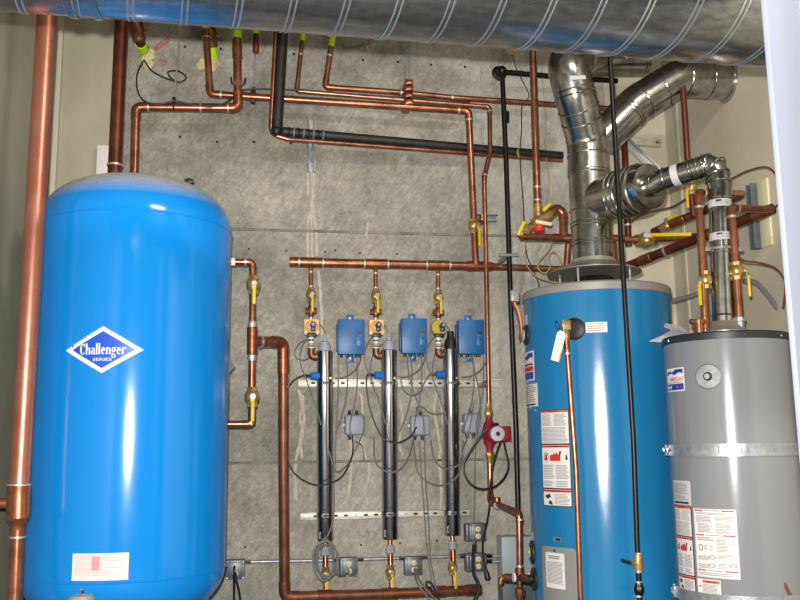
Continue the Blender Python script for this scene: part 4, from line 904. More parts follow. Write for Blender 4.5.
def blue_heater():
    cy = BH; c, r = cy.c, cy.r; zt = cy.hit(596, 289)[1]; zb = .22
    t = thing('water_heater', 'tall blue gas water heater with a wide silver flue, right of the concrete wall', 'water heater', (c.x, c.y, 0))
    cc = (c.x, c.y, 0)
    MB().lathe(cc, Z_, [(zb, r - .006), (zb + .006, r)] + [(zb + .006 + (zt - zb - .006) * k / 12, r) for k in range(1, 13)], 'heater_blue', 96).build('jacket', t)
    MB().lathe(cc, Z_, [(zt - .0, r + .006), (zt + .035, r + .006), (zt + .043, r), (zt + .05, r - .03), (zt + .052, .02)], 'rim_grey', 96).build('top_lid', t)
    MB().lathe(cc, Z_, [(0, r * .98), (zb, r * .98)], 'black', 60).build('base_stand', t)
    q = P(514.5, 296, c.y - .02); MB().box(q, (.045, .03, .06), 'rim_grey', .008).build('corner_bracket', t)
    # sticker set
    warning(t, cy, (540.5, 410.5), (572.8, 507.3))
    l, b, u0, v0, u1, v1, w, h, o = logo(t, cy, (523.2, 354), (534.6, 380))
    rect(b, cy, u0 + w * .1, v1 - h * .48, u1 - w * .06, v1 - h * .42, o, 'print_dark', False); rect(b, cy, u0 + w * .04, v1 - h * .68, u1 - w * .04, v1 - h * .52, o, 'print_red', False); rect(b, cy, u0 + w * .04, v1 - h * .95, u1 - w * .04, v1 - h * .71, o, 'print_blue', False); b.build('printed_logo', l)
    l, u0, v0, u1, v1 = stick(t, 'rating_label', cy, (524.5, 386), (538, 406), 'paper'); b = MB(); lines(b, cy, u0 + .005, v1 - .005, u1 - .005, v0 + .02, 9, .002); rect(b, cy, u0 + .01, v0 + .006, u1 - .02, v0 + .014, .002, 'print_dark', False); b.build('printed_text', l)
    l, u0, v0, u1, v1 = stick(t, 'rating_label', cy, (585.5, 322.5), (607.5, 332), 'paper'); b = MB(); lines(b, cy, u0 + .006, v1 - .004, u1 - .006, v0 + .004, 4, .002, 'print', .3); b.build('printed_text', l)
    stick(t, 'small_label', cy, (524.0, 316.5), (527.3, 324.5), 'paper_grey'); stick(t, 'small_label', cy, (529.5, 531), (533, 540), 'paper_grey')
    # relief valve on its black disc
    u, v = cy.hit(574.5, 329); n = cy.n(u); o = cy.at(u, v); MB().lathe(o, n, [(0, .054), (.006, .054), (.012, .045), (.014, .02)], 'foam_black', 32).build('insulation_disc', t)
    # service ports on the left
    for (px, py, rr, inner) in ((526.5, 335, .052, 'rim_grey'), (532.5, 552, .056, 'yellow')):
        u, v = cy.hit(px, py); n = cy.n(u); o = cy.at(u, v); s = MB(); s.lathe(o, n, [(0, rr), (.008, rr), (.014, rr * .7), (.016, rr * .55)], 'foam_black', 28); s.lathe(o + n * .016, n, [(0, rr * .55), (.003, rr * .5)], 'paper_grey', 22); s.lathe(o + n * .019, n, [(0, rr * .2), (.004, rr * .18)], inner, 12); s.build('element_port', t)
    u, v = cy.hit(534.5, 579); n = cy.n(u); o = cy.at(u, v); MB().lathe(o, n, [(0, .055), (.008, .055), (.012, .02), (.03, .02)], 'foam_black', 28).build('drain_flange', t)
    # burner access plate and name plate
    u0, v1 = cy.hit(543.2, 545); u1, _ = cy.hit(577, 548); v0 = zb + .06
    b = MB(); e = .02; out = [(u0, v0), (u1, v0), (u1, v1 - e), (u1 - e * .3, v1 - e * .3), (u1 - e, v1), (u0 + e, v1), (u0 + e * .3, v1 - e * .3), (u0, v1 - e)]
    poly(b, cy, out, .008, 'rim_grey'); rect(b, cy, u0 + .002, v0, u1 - .002, v1 - e, .006, 'rim_grey'); rect(b, cy, u0 + e * .6, v1 - e, u1 - e * .6, v1 - .002, .006, 'rim_grey'); ap = b.build('access_plate', t)
    a0, b1 = cy.hit(547, 551.5); a1, b0 = cy.hit(566.5, 589.5); b = MB(); rect(b, cy, a0, b0, a1, b1, .0092, 'paper'); l = b.build('instruction_label', ap); b = MB(); lines(b, cy, a0 + .02, b1 - .012, a1 - .02, b1 - .03, 2, .0098, 'print_dark', .45, .1); lines(b, cy, a0 + .008, b1 - .04, a1 - .008, b0 + .02, 17, .0098, 'print', .42, .08); b.build('printed_text', l)
    rect(b := MB(), cy, u1 - .022, v0, u1 - .018, v1 - .03, .0095, 'zinc', False); b.build('plate_crease', ap)
    q = (u0 + u1) / 2 - .015; MB().lathe(cy.at(q, v1 - .018, .008), cy.n(q), [(0, .006), (.003, .005)], 'print_dark', 10).build('plate_screw', ap)
    u, v = cy.hit(557.3, 539.5); b = MB(); rect(b, cy, u - .022, v - .01, u + .022, v + .01, .003, 'zinc'); rect(b, cy, u - .01, v - .006, u + .02, v + .006, .0036, 'print_dark', False); b.build('name_plate', t)
    # draft hood
    z = zt + .052; hc = P(593.5, 268, c.y); hx = Vector((c.x * .35 + hc.x * .65, c.y, 0)); R = (P(638, 272, c.y) - P(549, 272, c.y)).x / 2
    zr = P(593, 274, c.y).z
    MB().lathe(hx, Z_, [(zr, R), (zr + .004, R), (zr + .045, R * .62), (zr + .055, .118), (zr + .075, .112)], 'flue_dull', 48).build('draft_hood', t)
    MB().lathe(hx, Z_, [(z - .002, .17), (z + .02, .15), (zr - .02, .09)], 'foam_black', 32).build('hood_base', t)
    for k in range(4):
        a = PI / 4 + k * PI / 2; d = Vector((math.cos(a), math.sin(a), 0)); MB().tube([hx + d * R * .8 + Z_ * (z - .003), hx + d * R * .8 + Z_ * (zr + .01)], .006, 'zinc', 0, 6).build('hood_leg', t)
    return hx, zr, zt
HX, ZR, ZTB = blue_heater()
# relief valve, tag and discharge pipe
u, v = BH.hit(571, 327); n = BH.n(u); o = BH.at(u, v, .014)
t = thing('relief_valve', 'brass relief valve with a paper hang tag on the front of the blue heater', 'valve', o)
MB().cyl(o - n * .014, o + n * .05, .017, 'bronze', 14).box(o + n * .055, (.042, .045, .05), 'brass', .006).build('body', t)
MB().tube([o + n * .085 + Z_ * .02, o + n * .09 + Z_ * .0, o + n * .08 - Z_ * .03], .005, 'zinc', .02, 8).build('lever', t)
MB().lathe(o + n * .055 - Z_ * .02, -Z_, [(0, .014), (.02, .018), (.04, .018), (.045, .014), (.055, .014)], 'brass', 6).build('outlet', t)
w0 = o + n * .085 + Vector((-.03, 0, 0)); MB().torus(w0 + Z_ * .0, X_ + Z_ * .3, .02, .0018, 'cable_dark', 18, 5).build('wire_tie', t)
d0 = P(562, 331, w0.y); d1 = P(555, 361, w0.y); ax = (d0 - d1).normalized(); sx = ax.cross(Y_).normalized(); L = (d0 - d1).length; hw = .021
b = MB(); b.prism(d1 - sx * 0, sx, ax, Y_, [(-hw, 0), (hw, .0), (hw, L - .015), (hw * .5, L), (-hw * .5, L), (-hw, L - .015)], .002, 'white'); g = b.build('hang_tag', t)
lf = Flat(d1 - Y_ * .0008, sx, ax, -Y_); b = MB(); lines(b, lf, -hw * .7, L * .8, hw * .6, L * .15, 8, 0, 'paper_grey', .4); g2 = b.build('printed_text', g); 
b = MB(); b.prism(d1 + sx * (.014 if sx.x > 0 else -.02) - Y_ * .0012, sx, ax, Y_, [(0, .0), (.005, 0), (.005, L * .35), (0, L * .35)], .001, 'yellow'); b.build('tag_edge', g)
yy = (o + n * .055).y; a = o + n * .055 - Z_ * .06
pipe('copper discharge pipe running straight down the front of the blue heater', [a, P(576, 470, yy), P(582, 640, yy)], .0128, 'copper', elbows=False, bands=[(0, .05, 'coupling'), (0, .12, 'ring')])
# drain fittings at the left of the blue heater
u, v = BH.hit(534.5, 579); n = BH.n(u); o = BH.at(u, v, .03); e = P(519.6, 577.5, 4.55); t = thing('drain_valve', 'bronze drain tee and hose tap at the lower left of the blue heater', 'valve', e)
b = MB(); b.tube([o - n * .02, e, P(505, 577.5, 4.6)], .02, 'bronze', .02, 14); b.cyl(e + Z_ * .045, e, .022, 'bronze', 14); b.build('tee', t)
for px in (514, 528): q = P(px, 577.3, 4.53); MB().cyl(q - X_ * .004, q + X_ * .004, .0235, 'white', 14).build('seal_ring', t)
q = P(505, 577.5, 4.6); MB().tube([q + X_ * .01, q - X_ * .02, q - X_ * .025 - Z_ * .03], .016, 'bronze', .02, 12).tube([q, q - X_ * .035 + Z_ * .012], .012, 'brass', 0, 12).build('hose_tap', t)
q = P(520, 591, 4.55); MB().cyl(e, q, .012, 'bronze', 12).lathe(q + Z_ * .02, -Z_, [(0, .012), (.01, .026), (.04, .026), (.06, .016), (.4, .014)], 'bronze', 8).build('lower_union', t)
# ================================================================== GREY WATER HEATER
def grey_heater():
    cy = GH; c, r = cy.c, cy.r; zt = cy.hit(724, 338)[1]; zb = .3; cc = (c.x, c.y, 0)
    t = thing('water_heater', 'shorter grey gas water heater with a black top band and metal strap, at the right', 'water heater', (c.x, c.y, 0))
    MB().lathe(cc, Z_, [(zb, r - .006), (zb + .006, r)] + [(zb + .006 + (zt - zb - .006) * k / 12, r) for k in range(1, 13)], 'heater_grey', 96).build('jacket', t)
    MB().lathe(cc, Z_, [(zt - .002, r + .005), (zt + .026, r + .005), (zt + .032, r), (zt + .034, .02)], 'black_band', 96).build('top_band', t)
    MB().lathe(cc, Z_, [(0, r * .97), (zb, r * .97)], 'panel_grey', 60).build('base_stand', t)
    for px in (669, 744, 780): u, v = cy.hit(px, 334.5); MB().lathe(cy.at(u, zt + .012, .005), cy.n(u), [(0, .007), (.004, .005)], 'steel', 10).build('band_screw', t)
    u, v = cy.hit(708.5, 376.5); n = cy.n(u); o = cy.at(u, v); MB().lathe(o, n, [(0, .055), (.004, .055), (.008, .05), (.009, .02)], 'zinc', 36).build('cover_disc', t)
    s = MB(); s.lathe(o + n * .009, n, [(0, .019), (.008, .018)], 'black', 18); s.lathe(o + n * .014, n, [(0, .014), (.008, .012)], 'steel', 8); s.build('centre_bolt', t)
    l, b, u0, v0, u1, v1, w, h, o = logo(t, cy, (667.2, 369.5), (685, 390.5))
    text(b, cy, 'AMERICAN', u0 + w * .6, v1 - h * .56, w * .7, h * .17, o, 'print_red', .02); rect(b, cy, u0 + w * .04, v0 + h * .05, u1 - w * .03, v0 + h * .32, o, 'print_blue', False)
    rect(b, cy, u0 + w * .08, v0 + h * .12, u0 + w * .35, v0 + h * .24, o + .0004, 'white', False); rect(b, cy, u0 + w * .62, v0 + h * .13, u0 + w * .9, v0 + h * .22, o + .0004, 'print_red', False); rect(b, cy, u0 + w * .08, v0 + h * .36, u1 - w * .1, v0 + h * .39, o, 'print', False); b.build('printed_logo', l)
    # lower labels
    l, u0, v0, u1, v1 = stick(t, 'rating_label', cy, (673.2, 480), (691.5, 505.5), 'paper_grey'); b = MB(); lines(b, cy, u0 + .006, v1 - .01, u1 - .01, v0 + .045, 7, .002); lines(b, cy, u0 + .006, v0 + .04, u1 - .01, v0 + .02, 3, .002, 'print'); rect(b, cy, u0 + .012, v0 + .005, u1 - .014, v0 + .014, .002, 'print_dark', False); b.build('printed_text', l)
    warning(t, cy, (675, 505), (696.5, 592.5))
    l, u0, v0, u1, v1 = stick(t, 'instruction_label', cy, (693.5, 508), (741, 580), 'paper', .0016, 'paper_grey'); w, h = u1 - u0, v1 - v0; b = MB(); o = .0028
    for f in (.02, .375, .885): rect(b, cy, u0 + w * .04, v1 - h * (f + .018), u0 + w * .25, v1 - h * f, o, 'print_crimson', False); rect(b, cy, u1 - w * .32, v1 - h * (f + .018), u1 - w * .05, v1 - h * f, o, 'print_crimson', False); rect(b, cy, u0 + w * .28, v1 - h * (f + .013), u1 - w * .36, v1 - h * (f + .004), o, 'print', False)
    for (x0, y0, x1, y1, k) in ((.06, .05, .9, .09, 2), (.06, .1, .47, .2, 5), (.1, .21, .47, .35, 7), (.53, .1, .95, .18, 4), (.53, .2, .95, .27, 4), (.53, .28, .95, .36, 4), (.06, .41, .47, .47, 2), (.53, .42, .8, .62, 10), (.06, .68, .4, .75, 4), (.06, .8, .36, .87, 3), (.53, .65, .95, .72, 4), (.53, .78, .75, .86, 4), (.06, .92, .9, .97, 2)):
        lines(b, cy, u0 + w * x0, v1 - h * y0, u0 + w * x1, v1 - h * y1, k, o)
    def oval(fx, fy, rx, ry, q=.7, m_='print'):
        for k in range(14):
            a0, a1 = 2 * PI * k / 14, 2 * PI * (k + 1) / 14; b.add([cy.at(u0 + w * (fx + rx * z * math.cos(a)), v1 - h * (fy + ry * z * math.sin(a)), o) for a, z in ((a0, 1), (a1, 1), (a1, q), (a0, q))], [(0, 1, 2, 3)], m_)
    for (fx, fy, rx, ry) in ((.15, .57, .06, .05), (.27, .56, .04, .035), (.4, .57, .035, .035), (.42, .7, .08, .03), (.4, .82, .08, .03), (.86, .81, .08, .03), (.9, .48, .03, .04)): oval(fx, fy, rx, ry)
    b.build('printed_text', l)
    l, u0, v0, u1, v1 = stick(t, 'caution_label', cy, (697.5, 578), (721.5, 596.5), 'paper', .001); w, h = u1 - u0, v1 - v0; b = MB(); rect(b, cy, u0 + w * .24, v1 - h * .24, u1 - w * .03, v1 - h * .06, .002, 'print_orange', False); text(b, cy, 'WARNING', u0 + w * .62, v1 - h * .2, w * .4, h * .1, .0026, 'print_dark', .02); lines(b, cy, u0 + w * .24, v1 - h * .3, u1 - w * .05, v0 + h * .06, 8, .002); poly(b, cy, [(u0 + w * .06, v1 - h * .55), (u0 + w * .12, v1 - h * .4), (u0 + w * .2, v1 - h * .55), (u0 + w * .15, v1 - h * .5)], .002, 'print_dark'); b.build('printed_text', l)
    # red crayon mark low on the right
    b = MB(); pts = [(784.8, 583), (786.5, 588), (789.5, 594), (793, 600)]; q = [cy.hit(*p) for p in pts]; w_ = [.007, .01, .011, .012]
    vs = [cy.at(u + s * k, v, .0012) for (u, v), k in zip(q, w_) for s in (-1, 1)]; b.add(vs, [(2 * i, 2 * i + 1, 2 * i + 3, 2 * i + 2) for i in range(3)], 'rust'); b.build('paint_mark', t)
    z = zt + .034
    # draft hood of the vent
    hx = Vector((P(724, 322, c.y).x, c.y, 0)); MB().lathe(hx, Z_, [(z + .0, .115), (z + .02, .115), (z + .024, .1), (z + .06, .068), (z + .07, .06)], 'flue_dull', 36).build('draft_hood', t)
    return hx, z, zt
GX, ZG, ZTG = grey_heater()
def strap(label, py, m):
    z = GH.hit(731, py)[1]; r = GH.r; c = GH.c; t = thing('seismic_strap', label, 'strap', (c.x, c.y, z), 'metal straps round the grey heater')
    MB().lathe((c.x, c.y, z), Z_, [(-.026, r + .001), (-.026, r + .004), (.026, r + .004), (.026, r + .001)], m, 80, False).build('band', t)
    u, v = GH.hit(670, py); n = GH.n(u); o = Vector((*GH.at(u, 0, .012).xy, z)); tg = GH.tan(u)
    MB().cyl(o - tg * .055, o + tg * .055, .008, 'steel', 10).lathe(o - tg * .06, tg, [(0, .014), (.014, .014)], 'steel', 6).lathe(o + tg * .02, tg, [(0, .014), (.014, .014)], 'steel', 6).build('tension_bolt', t)
    MB().box(o + tg * .04 - n * .004, (.02, .02, .05), m, .004).box(o - tg * .03 - n * .004, (.02, .02, .05), m, .004).build('strap_lug', t)
    for px in (719, 726, 741, 748): u, v = GH.hit(px, py); MB().box(Vector((*GH.at(u, 0, .0045).xy, z)), (.003, .004, .03), 'print', 0, Matrix.Rotation(u / r, 3, 'Z')).build('strap_slot', t)
strap('upper galvanized strap around the grey water heater', 450, 'zinc')
strap('lower strap around the grey water heater below the labels', 602, 'zinc')
# loose sheet on top of the grey heater
c = GH.c; b = MB(); pts = [P(649, 339.5, c.y - .02), P(664, 334, c.y), P(680, 330, c.y + .05), P(696, 332.5, c.y + .1)]
pr = [(P(649, 341, 3.95), P(664, 342, 3.99)), (P(662, 335.5, 4.0), P(672, 338, 3.99)), (P(672, 329.5, 4.05), P(684, 335, 4.0)), (P(664, 326.5, 4.1), P(690, 333, 4.05)), (P(659, 322, 4.12), P(680, 326, 4.1))]
vs = []; fs = []
for a, d in pr: vs += [a, d, a - Z_ * .003, d - Z_ * .003]
for i in range(len(pr) - 1): k = 4 * i; fs += [(k, k + 1, k + 5, k + 4), (k + 2, k + 6, k + 7, k + 3), (k, k + 4, k + 6, k + 2), (k + 1, k + 3, k + 7, k + 5)]
fs += [(0, 2, 3, 1), (16, 17, 19, 18)]
b.add(vs, fs, 'paper_pink' if False else 'paper_grey'); tag(b.build('curled_sheet', None, pr[1][1]), 'curled pale sheet lying on the left edge of the grey heater top', 'sheet')
# ================================================================== FLUES
def ribbed(b, pts, r, m='flue', beads=(), seg=40, corner=None): b.tube(pts, r, m, corner if corner is not None else r * 1.2, seg)
def bead(t, p, d, r, m='flue', n='crimp_bead'): MB().torus(p, d, r, .0042, m, 40, 8).build(n, t)
def ring_(t, a, c, f, r, m='flue'): bead(t, a.lerp(c, f), c - a, r, m)
yb = HX.y; rf = .106
f0 = Vector((HX.x, yb, ZR + .06)); f1 = Vector((P(590, 205, yb).x, yb, P(590, 205, yb).z)); f2 = P(587, 140, yb); f3 = P(575, 95, yb - .12); f4 = P(566, 62, yb - .15); f5 = P(600, 48, yb + .3)
t = thing('flue_pipe', 'wide silver flue rising from the blue heater and leaning left up behind the duct', 'flue', f0)
b = MB(); ribbed(b, [f0, f1, f2, f3, f4, f5], rf, 'flue', corner=.16); b.build('pipe', t)
for (a, c, fr) in ((f0, f1, .3), (f0, f1, .36), (f0, f1, .62), (f0, f1, .68), (f0, f1, .9), (f1, f2, .45), (f1, f2, .75), (f2, f3, .08), (f2, f3, .45), (f2, f3, .72), (f3, f4, .0), (f3, f4, .16), (f4, f5, .3)): ring_(t, a, c, fr, rf + .001)
MB().cyl(f1.lerp(f2, .5), f1.lerp(f2, .58), rf + .004, 'flue', 40).build('joint_band', t)
q = f3.lerp(f4, .28); fl = Flat(q + Vector((-.025, -rf - .004, 0)), X_, Z_, -Y_); b = MB(); b.box(q + Vector((-.01, -rf - .001, 0)), (.085, .004, .022), 'paper_grey', .001, Matrix.Rotation(-.1, 3, 'Y')); b.build('flue_label', t)
# grey heater vent joining the flue through a wide boot
yg = GH.c.y; rv = .0515; g0 = Vector((GX.x, yg, ZG + .06)); g1 = Vector((P(719.5, 190, yg).x, yg, P(719, 190, yg).z))
g2 = P(715, 163, yg); g3 = P(660, 180, yg + .2); g4 = P(651, 186, yg + .24); g5 = P(594, 202, yb)
g2 = Vector((g1.x - .01, yg, g2.z))
t = thing('vent_pipe', 'narrow silver vent rising from the grey heater and elbowing left into the flue', 'vent', g0)
b = MB(); ribbed(b, [g0, g1, g2, g3, g4], rv, 'flue', corner=.085); b.build('pipe', t)
d = (g5 - g4).normalized(); L = (g5 - g4).length
b = MB(); b.lathe(g4 - d * .03, d, [(0, rv), (.01, rv + .004), (.03, rv + .004), (.032, .112), (.05, .117), (.085, .118), (.09, .122), (.1, .118), (.13, .12), (.135, .125), (.145, .12), (.17, .122), (.175, .127), (.19, .122), (L - .07, .12), (L + .03, .1)], 'flue', 44); b.build('boot', t)
for fr in (.07, .105, .15, .185, .22): bead(t, g4 - d * .03 + d * (fr + .02), d, .123)
for fr in (.1, .13): ring_(t, g2, g3, fr + .0, rv + .001)
for fr in (.28, .36, .42, .9): ring_(t, g2, g3, fr, rv + .001)
for fr in (.52, .56, .93, .06): ring_(t, g0, g1, fr, rv + .001)
# elbow gores
for a_ in range(5):
    z = a_ / 4; p = (g1.lerp(g2, .3 + .7 * min(1, z * 1.5)) if z < .6 else g2.lerp(g3, .12 * (z - .4) / .6 + .06)); d_ = (Z_ * (1 - z) + (g3 - g2).normalized() * z); bead(t, p, d_, rv + .004, 'flue', 'elbow_gore')
for (p, d_, lab) in ((g0.lerp(g1, .86), Z_, 1), (g0.lerp(g1, .28 + .4 * 0 + .33), Z_, 1)): 
    MB().lathe(p, Z_, [(0, rv + .0015), (.035, rv + .0015)], 'paper_grey', 40, False).build('foil_label', t)
    b = MB(); cyf = Cyl.__new__(Cyl); cyf.c = Vector((p.x, p.y, 0)); cyf.r = rv + .002; lines(b, cyf, -.045, p.z + .03, .04, p.z + .006, 3, .0006, 'print', .4); rect(b, cyf, -.045, p.z + .022, -.02, p.z + .031, .001, 'print_dark', False); b.build('foil_print', t)
q = g2.lerp(g3, .62); dd = (g3 - g2).normalized(); MB().lathe(q, dd, [(0, rv + .0015), (.035, rv + .0015)], 'paper_grey', 40, False).build('foil_label', t)
q = g0.lerp(g1, .55); MB().torus(q, Z_, rv + .006, .006, 'zinc', 36).box(q + Vector((-.07, 0, 0)), (.035, .014, .02), 'zinc', .003).box(q + Vector((.075, -.01, 0)), (.05, .014, .02), 'zinc', .003).build('hanger_clamp', t)
# combustion air duct from the right wall
w0 = PX(727, 81, XR); w0y = w0.y; e0 = Vector((P(678, 81, w0y).x, w0y, w0.z)); e1 = P(636, 104, w0y + .05); e2 = P(601, 140, w0y + .1); ra = .105
t = thing('vent_duct', 'large polished silver elbow duct coming out of the right wall high up', 'duct', w0)
b = MB(); ribbed(b, [w0, e0, e1 + Z_ * .0, e2], ra, 'flue', corner=.14); b.build('pipe', t)
for (a, c, fr) in ((w0, e0, .4), (w0, e0, .85), (e0, e1, .42), (e0, e1, .85), (e1, e2, .15), (e1, e2, .22)): ring_(t, a, c, fr, ra + .001)
MB().lathe(w0, -X_, [(0, ra + .02), (.004, ra + .02), (.006, ra)], 'flue_dull', 40, False).build('wall_collar', t)
# small dull duct high behind
a, c = P(590, 64, 4.9), P(646, 63, 4.9); t = tag(MB().tube([a, c], .078, 'flue', 0, 32).torus(c - X_ * .02, X_, .079, .004, 'flue', 32).torus(c - X_ * .16, X_, .079, .004, 'flue', 32).build('stub_duct', None, c), 'short dull duct stub behind the flue just under the spiral duct', 'duct')
tag(MB().lathe(P(514, 40, 5.1), P(510, 55, 5.1) - P(514, 40, 5.1), [(-.05, .03), (.08, .034), (.085, .03)], 'tan', 20).build('pipe_end', None, P(510, 55, 5.1)), 'tan pipe end poking out below the duct above the black gas pipe', 'pipe')
# ================================================================== COPPER WORK AT THE RIGHT
A0, A1 = P(627, 266.5, 4.75), PX(773, 208.5, XR - .16)
pipe('lower copper line running along the right wall on struts', [A0, A1], .026, 'copper_old', elbows=False, bands=[(0, .15, 'coupling'), (0, .3, 'ring'), (0, .62, 'coupling'), (0, .93, 'coupling')])
B0, B1 = P(653, 232, 4.78), PX(742, 194.5, XR - .12)
pipe('upper copper line running along the right wall with a small valve', [B0, B1], .0225, 'copper_old', elbows=False, bands=[(0, .3, 'tee'), (0, .5, 'tee'), (0, .92, 'coupling')])
valve('brass valve with short yellow lever on the upper wall line', B0.lerp(B1, .17), B1 - B0, .02, X_ + Z_ * .35, Vector((-.4, -.6, .7)), .06)
a = P(683, 92, 4.45); c = P(692, 214, 4.45)
pipe('thin copper drop from the elbow duct to the upper wall line', [P(682, 76, 4.45) + Z_ * .1, P(688, 168, 4.45), P(693.5, 216, 4.45)], .0165, 'copper_old', elbows=False, up=True, bands=[(0, .95, 'ring')])
valve('brass valve with a hanging yellow lever left of the narrow silver vent', P(691.5, 188, 4.44), Z_, .018, -Z_, Vector((-.9, -.5, 0)), .1)
RY = yg + .05
zc_ = ZTG + .03
def riser(label, pts, nl):
    return pipe(label, pts, .0175, 'copper', bands=[(0, .3, 'ring'), (1, .06, 'ring')])
l3 = P(705, 322, yg); lt = P(697.5, 192, yg + .02)
pipe('copper riser left of the narrow silver vent bending back to the wall line', [Vector((l3.x, l3.y, zc_)), P(698.5, 193, yg), PX(742, 193.5, XR - .15)], .0175, bands=[(0, .1, 'coupling'), (0, .9, 'ring'), (1, .1, 'ring')])
r3 = P(739.5, 322, yg - .06)
pipe('copper riser right of the narrow silver vent bending back to the wall line', [Vector((r3.x, r3.y, zc_)), P(731.5, 208, yg - .06), PX(772, 209.5, XR - .17)], .0175, bands=[(0, .12, 'ring'), (0, .93, 'ring'), (1, .12, 'ring')])
valve('brass valve on the copper riser left of the narrow silver vent', P(705.5, 280, yg), Z_, .0195, -Z_, Vector((-.9, -.45, 0)), .1)
valve('brass valve on the copper riser right of the narrow silver vent', P(736.7, 271, yg - .06), Z_, .0195, -Z_, Vector((.9, -.5, 0)), .1)
q = P(741, 318, yg - .06); tag(MB().lathe(Vector((r3.x, r3.y, zc_)), Z_, [(0, .022), (.02, .026), (.03, .026), (.032, .021), (.065, .021), (.067, .027), (.085, .027)], 'zinc', 8).build('dielectric_union', None, Vector((r3.x, r3.y, zc_))), 'zinc union where the right copper riser meets the grey heater', 'pipe fitting')
q = P(699, 324, yg - .1); tag(MB().lathe(Vector((q.x, q.y, zc_)), Z_, [(0, .02), (.05, .02), (.05, .03), (.065, .03)], 'copper', 20).cyl((q.x - .04, q.y, zc_ + .058), (q.x + .02, q.y, zc_ + .058), .013, 'copper', 12).build('relief_stub', None, Vector((q.x, q.y, zc_))), 'stubby copper relief fitting on the grey heater top beside the vent', 'pipe fitting')
# mixing valve group left of the flue
YX = 4.72
pv = [P(532.5, 44, YX) + Z_ * .1, P(537.3, 206, YX)]
pipe('straight copper drop from the duct to the brass mixing valve', pv, .0205, bands=[(0, .9, 'ring'), (0, .97, 'ring')], elbows=False, up=True)
m0, m1, m2 = P(521, 233, YX - .05), P(538, 221, YX), P(553, 212, YX)
t = thing('mixing_valve', 'brass mixing valve with two yellow levers and a red cap left of the flue', 'valve', m1)
b = MB(); d = (m2 - m0).normalized(); L = (m2 - m0).length
b.lathe(m0, d, [(0, .022), (.03, .022), (.032, .028), (.05, .028), (.06, .021), (L * .4, .021), (L * .42, .033), (L * .58, .035), (L * .6, .024), (L * .75, .024), (L * .76, .029), (L * .9, .029), (L * .92, .022), (L, .022)], 'brass', 14); b.cyl(m1, P(537.4, 204, YX), .024, 'brass', 14); b.build('body', t)
rc = P(539, 227, YX - .03); MB().lathe(rc + Z_ * .012, -Z_, [(0, .024), (.006, .03), (.035, .03), (.04, .026)], 'red', 20).build('cap', t); MB().cyl(m1, rc, .02, 'brass', 12).build('cap_stem', t)
for p_, q_ in (((523, 224), (519, 233)), ((545, 209), (549, 205)), ((538, 222), (549, 224))):
    a, c = P(*p_, YX - .06), P(*q_, YX - .06); dd = (c - a).normalized(); MB().box((a + c) / 2, ((c - a).length + .03, .018, .02), 'yellow' if p_[0] != 538 else 'patch', .004, Matrix((dd, dd.cross(Y_).cross(dd).normalized() if False else Y_, dd.cross(Y_))).transposed()).build('lever', t)
h1 = P(563.5, 237.5, YX)
pipe('copper swan bend from the mixing valve down to the level line', [m2 - d * .02, P(557, 208, YX) , P(563, 213, YX), h1], .0235, corner=.04)
ln = [m0 + d * .01, P(521.5, 236, YX - .04), P(560, 238, YX), P(612, 238.5, YX - .05), P(640, 240, YX - .06), P(704, 236.5, 4.4)]
def lnx(t):
    q = P(617, 239, YX - .06); MB().cyl(q - X_ * .04, q + X_ * .04, .025, 'fitting', 16, .003).build('tee', t); z0 = P(618, 282, YX - .06).z
    MB().cyl(q, Vector((q.x + .006, q.y, ZTB + .05)), .0195, 'copper', 16).build('drop_leg', t)
    MB().lathe(Vector((q.x + .006, q.y, ZTB + .05)), Z_, [(0, .026), (.02, .026), (.03, .022), (.035, .027), (.05, .027), (.052, .022)], 'zinc', 8).build('dielectric_union', t); MB().lathe(Vector((q.x + .006, q.y, ZTB + .06)), Z_, [(0, .0275), (.012, .0275)], 'cable_blue', 18).build('blue_ring', t)
    q = P(563, 238, YX); MB().cyl(q - X_ * .06, q + X_ * .05, .024, 'fitting', 16, .003).build('tee', t)
pipe('level copper line crossing in front of the flue to the big brass valve', ln, .0195, extra=lnx, bands=[(3, .2, 'coupling'), (4, .75, 'coupling'), (4, .95, 'coupling')], loc=ln[3])
valve('large brass valve with a long yellow lever right of the flue', P(646, 240, YX - .08), P(704, 236.5, 4.4) - P(640, 240, 4.66), .028, P(688, 236.5, 4.42) - P(655, 237, 4.55), Vector((-.35, -.9, .2)), .22)
pipe('short copper drop beside the flue, above the big brass valve', [P(612, 109, 5.2), P(623, 112, 4.97), P(628.5, 246, 4.95)], .02, 'copper_old', elbows=False, bands=[(1, .85, 'ring')])
# ------------------------------------------------------------------ struts on the wall
def wall_strut(label, px, y0, y1, off, yj=.0):
    a, c = PX(px, y0, XR - .03), PX(px, y1, XR - .03); m_ = (a + c) / 2; L = a.z - c.z; m_ = Vector((XR - .025, m_.y, m_.z))
    t = thing('strut_channel', label, 'strut', m_, 'struts on the right wall'); b = MB()
    b.box(m_ + X_ * .02, (.006, .045, L), 'box_steel'); b.box(m_ + Y_ * .02, (.045, .005, L), 'box_steel'); b.box(m_ - Y_ * .02, (.045, .005, L), 'box_steel'); b.build('channel', t)  # galvanized strut in a darker steel, its shadow put into the colour
    MB().box(m_ + Vector((.018, -.075, -.0)), (.012, .1, L * 1.01), 'patch', .004).build('backing_board', t)
    return t
wall_strut('grey strut with a cream backing board on the right wall near the door', 753, 183, 250, 0)
wall_strut('grey strut with a cream backing board on the right wall behind the blue heater', 660.5, 240, 300, 0)
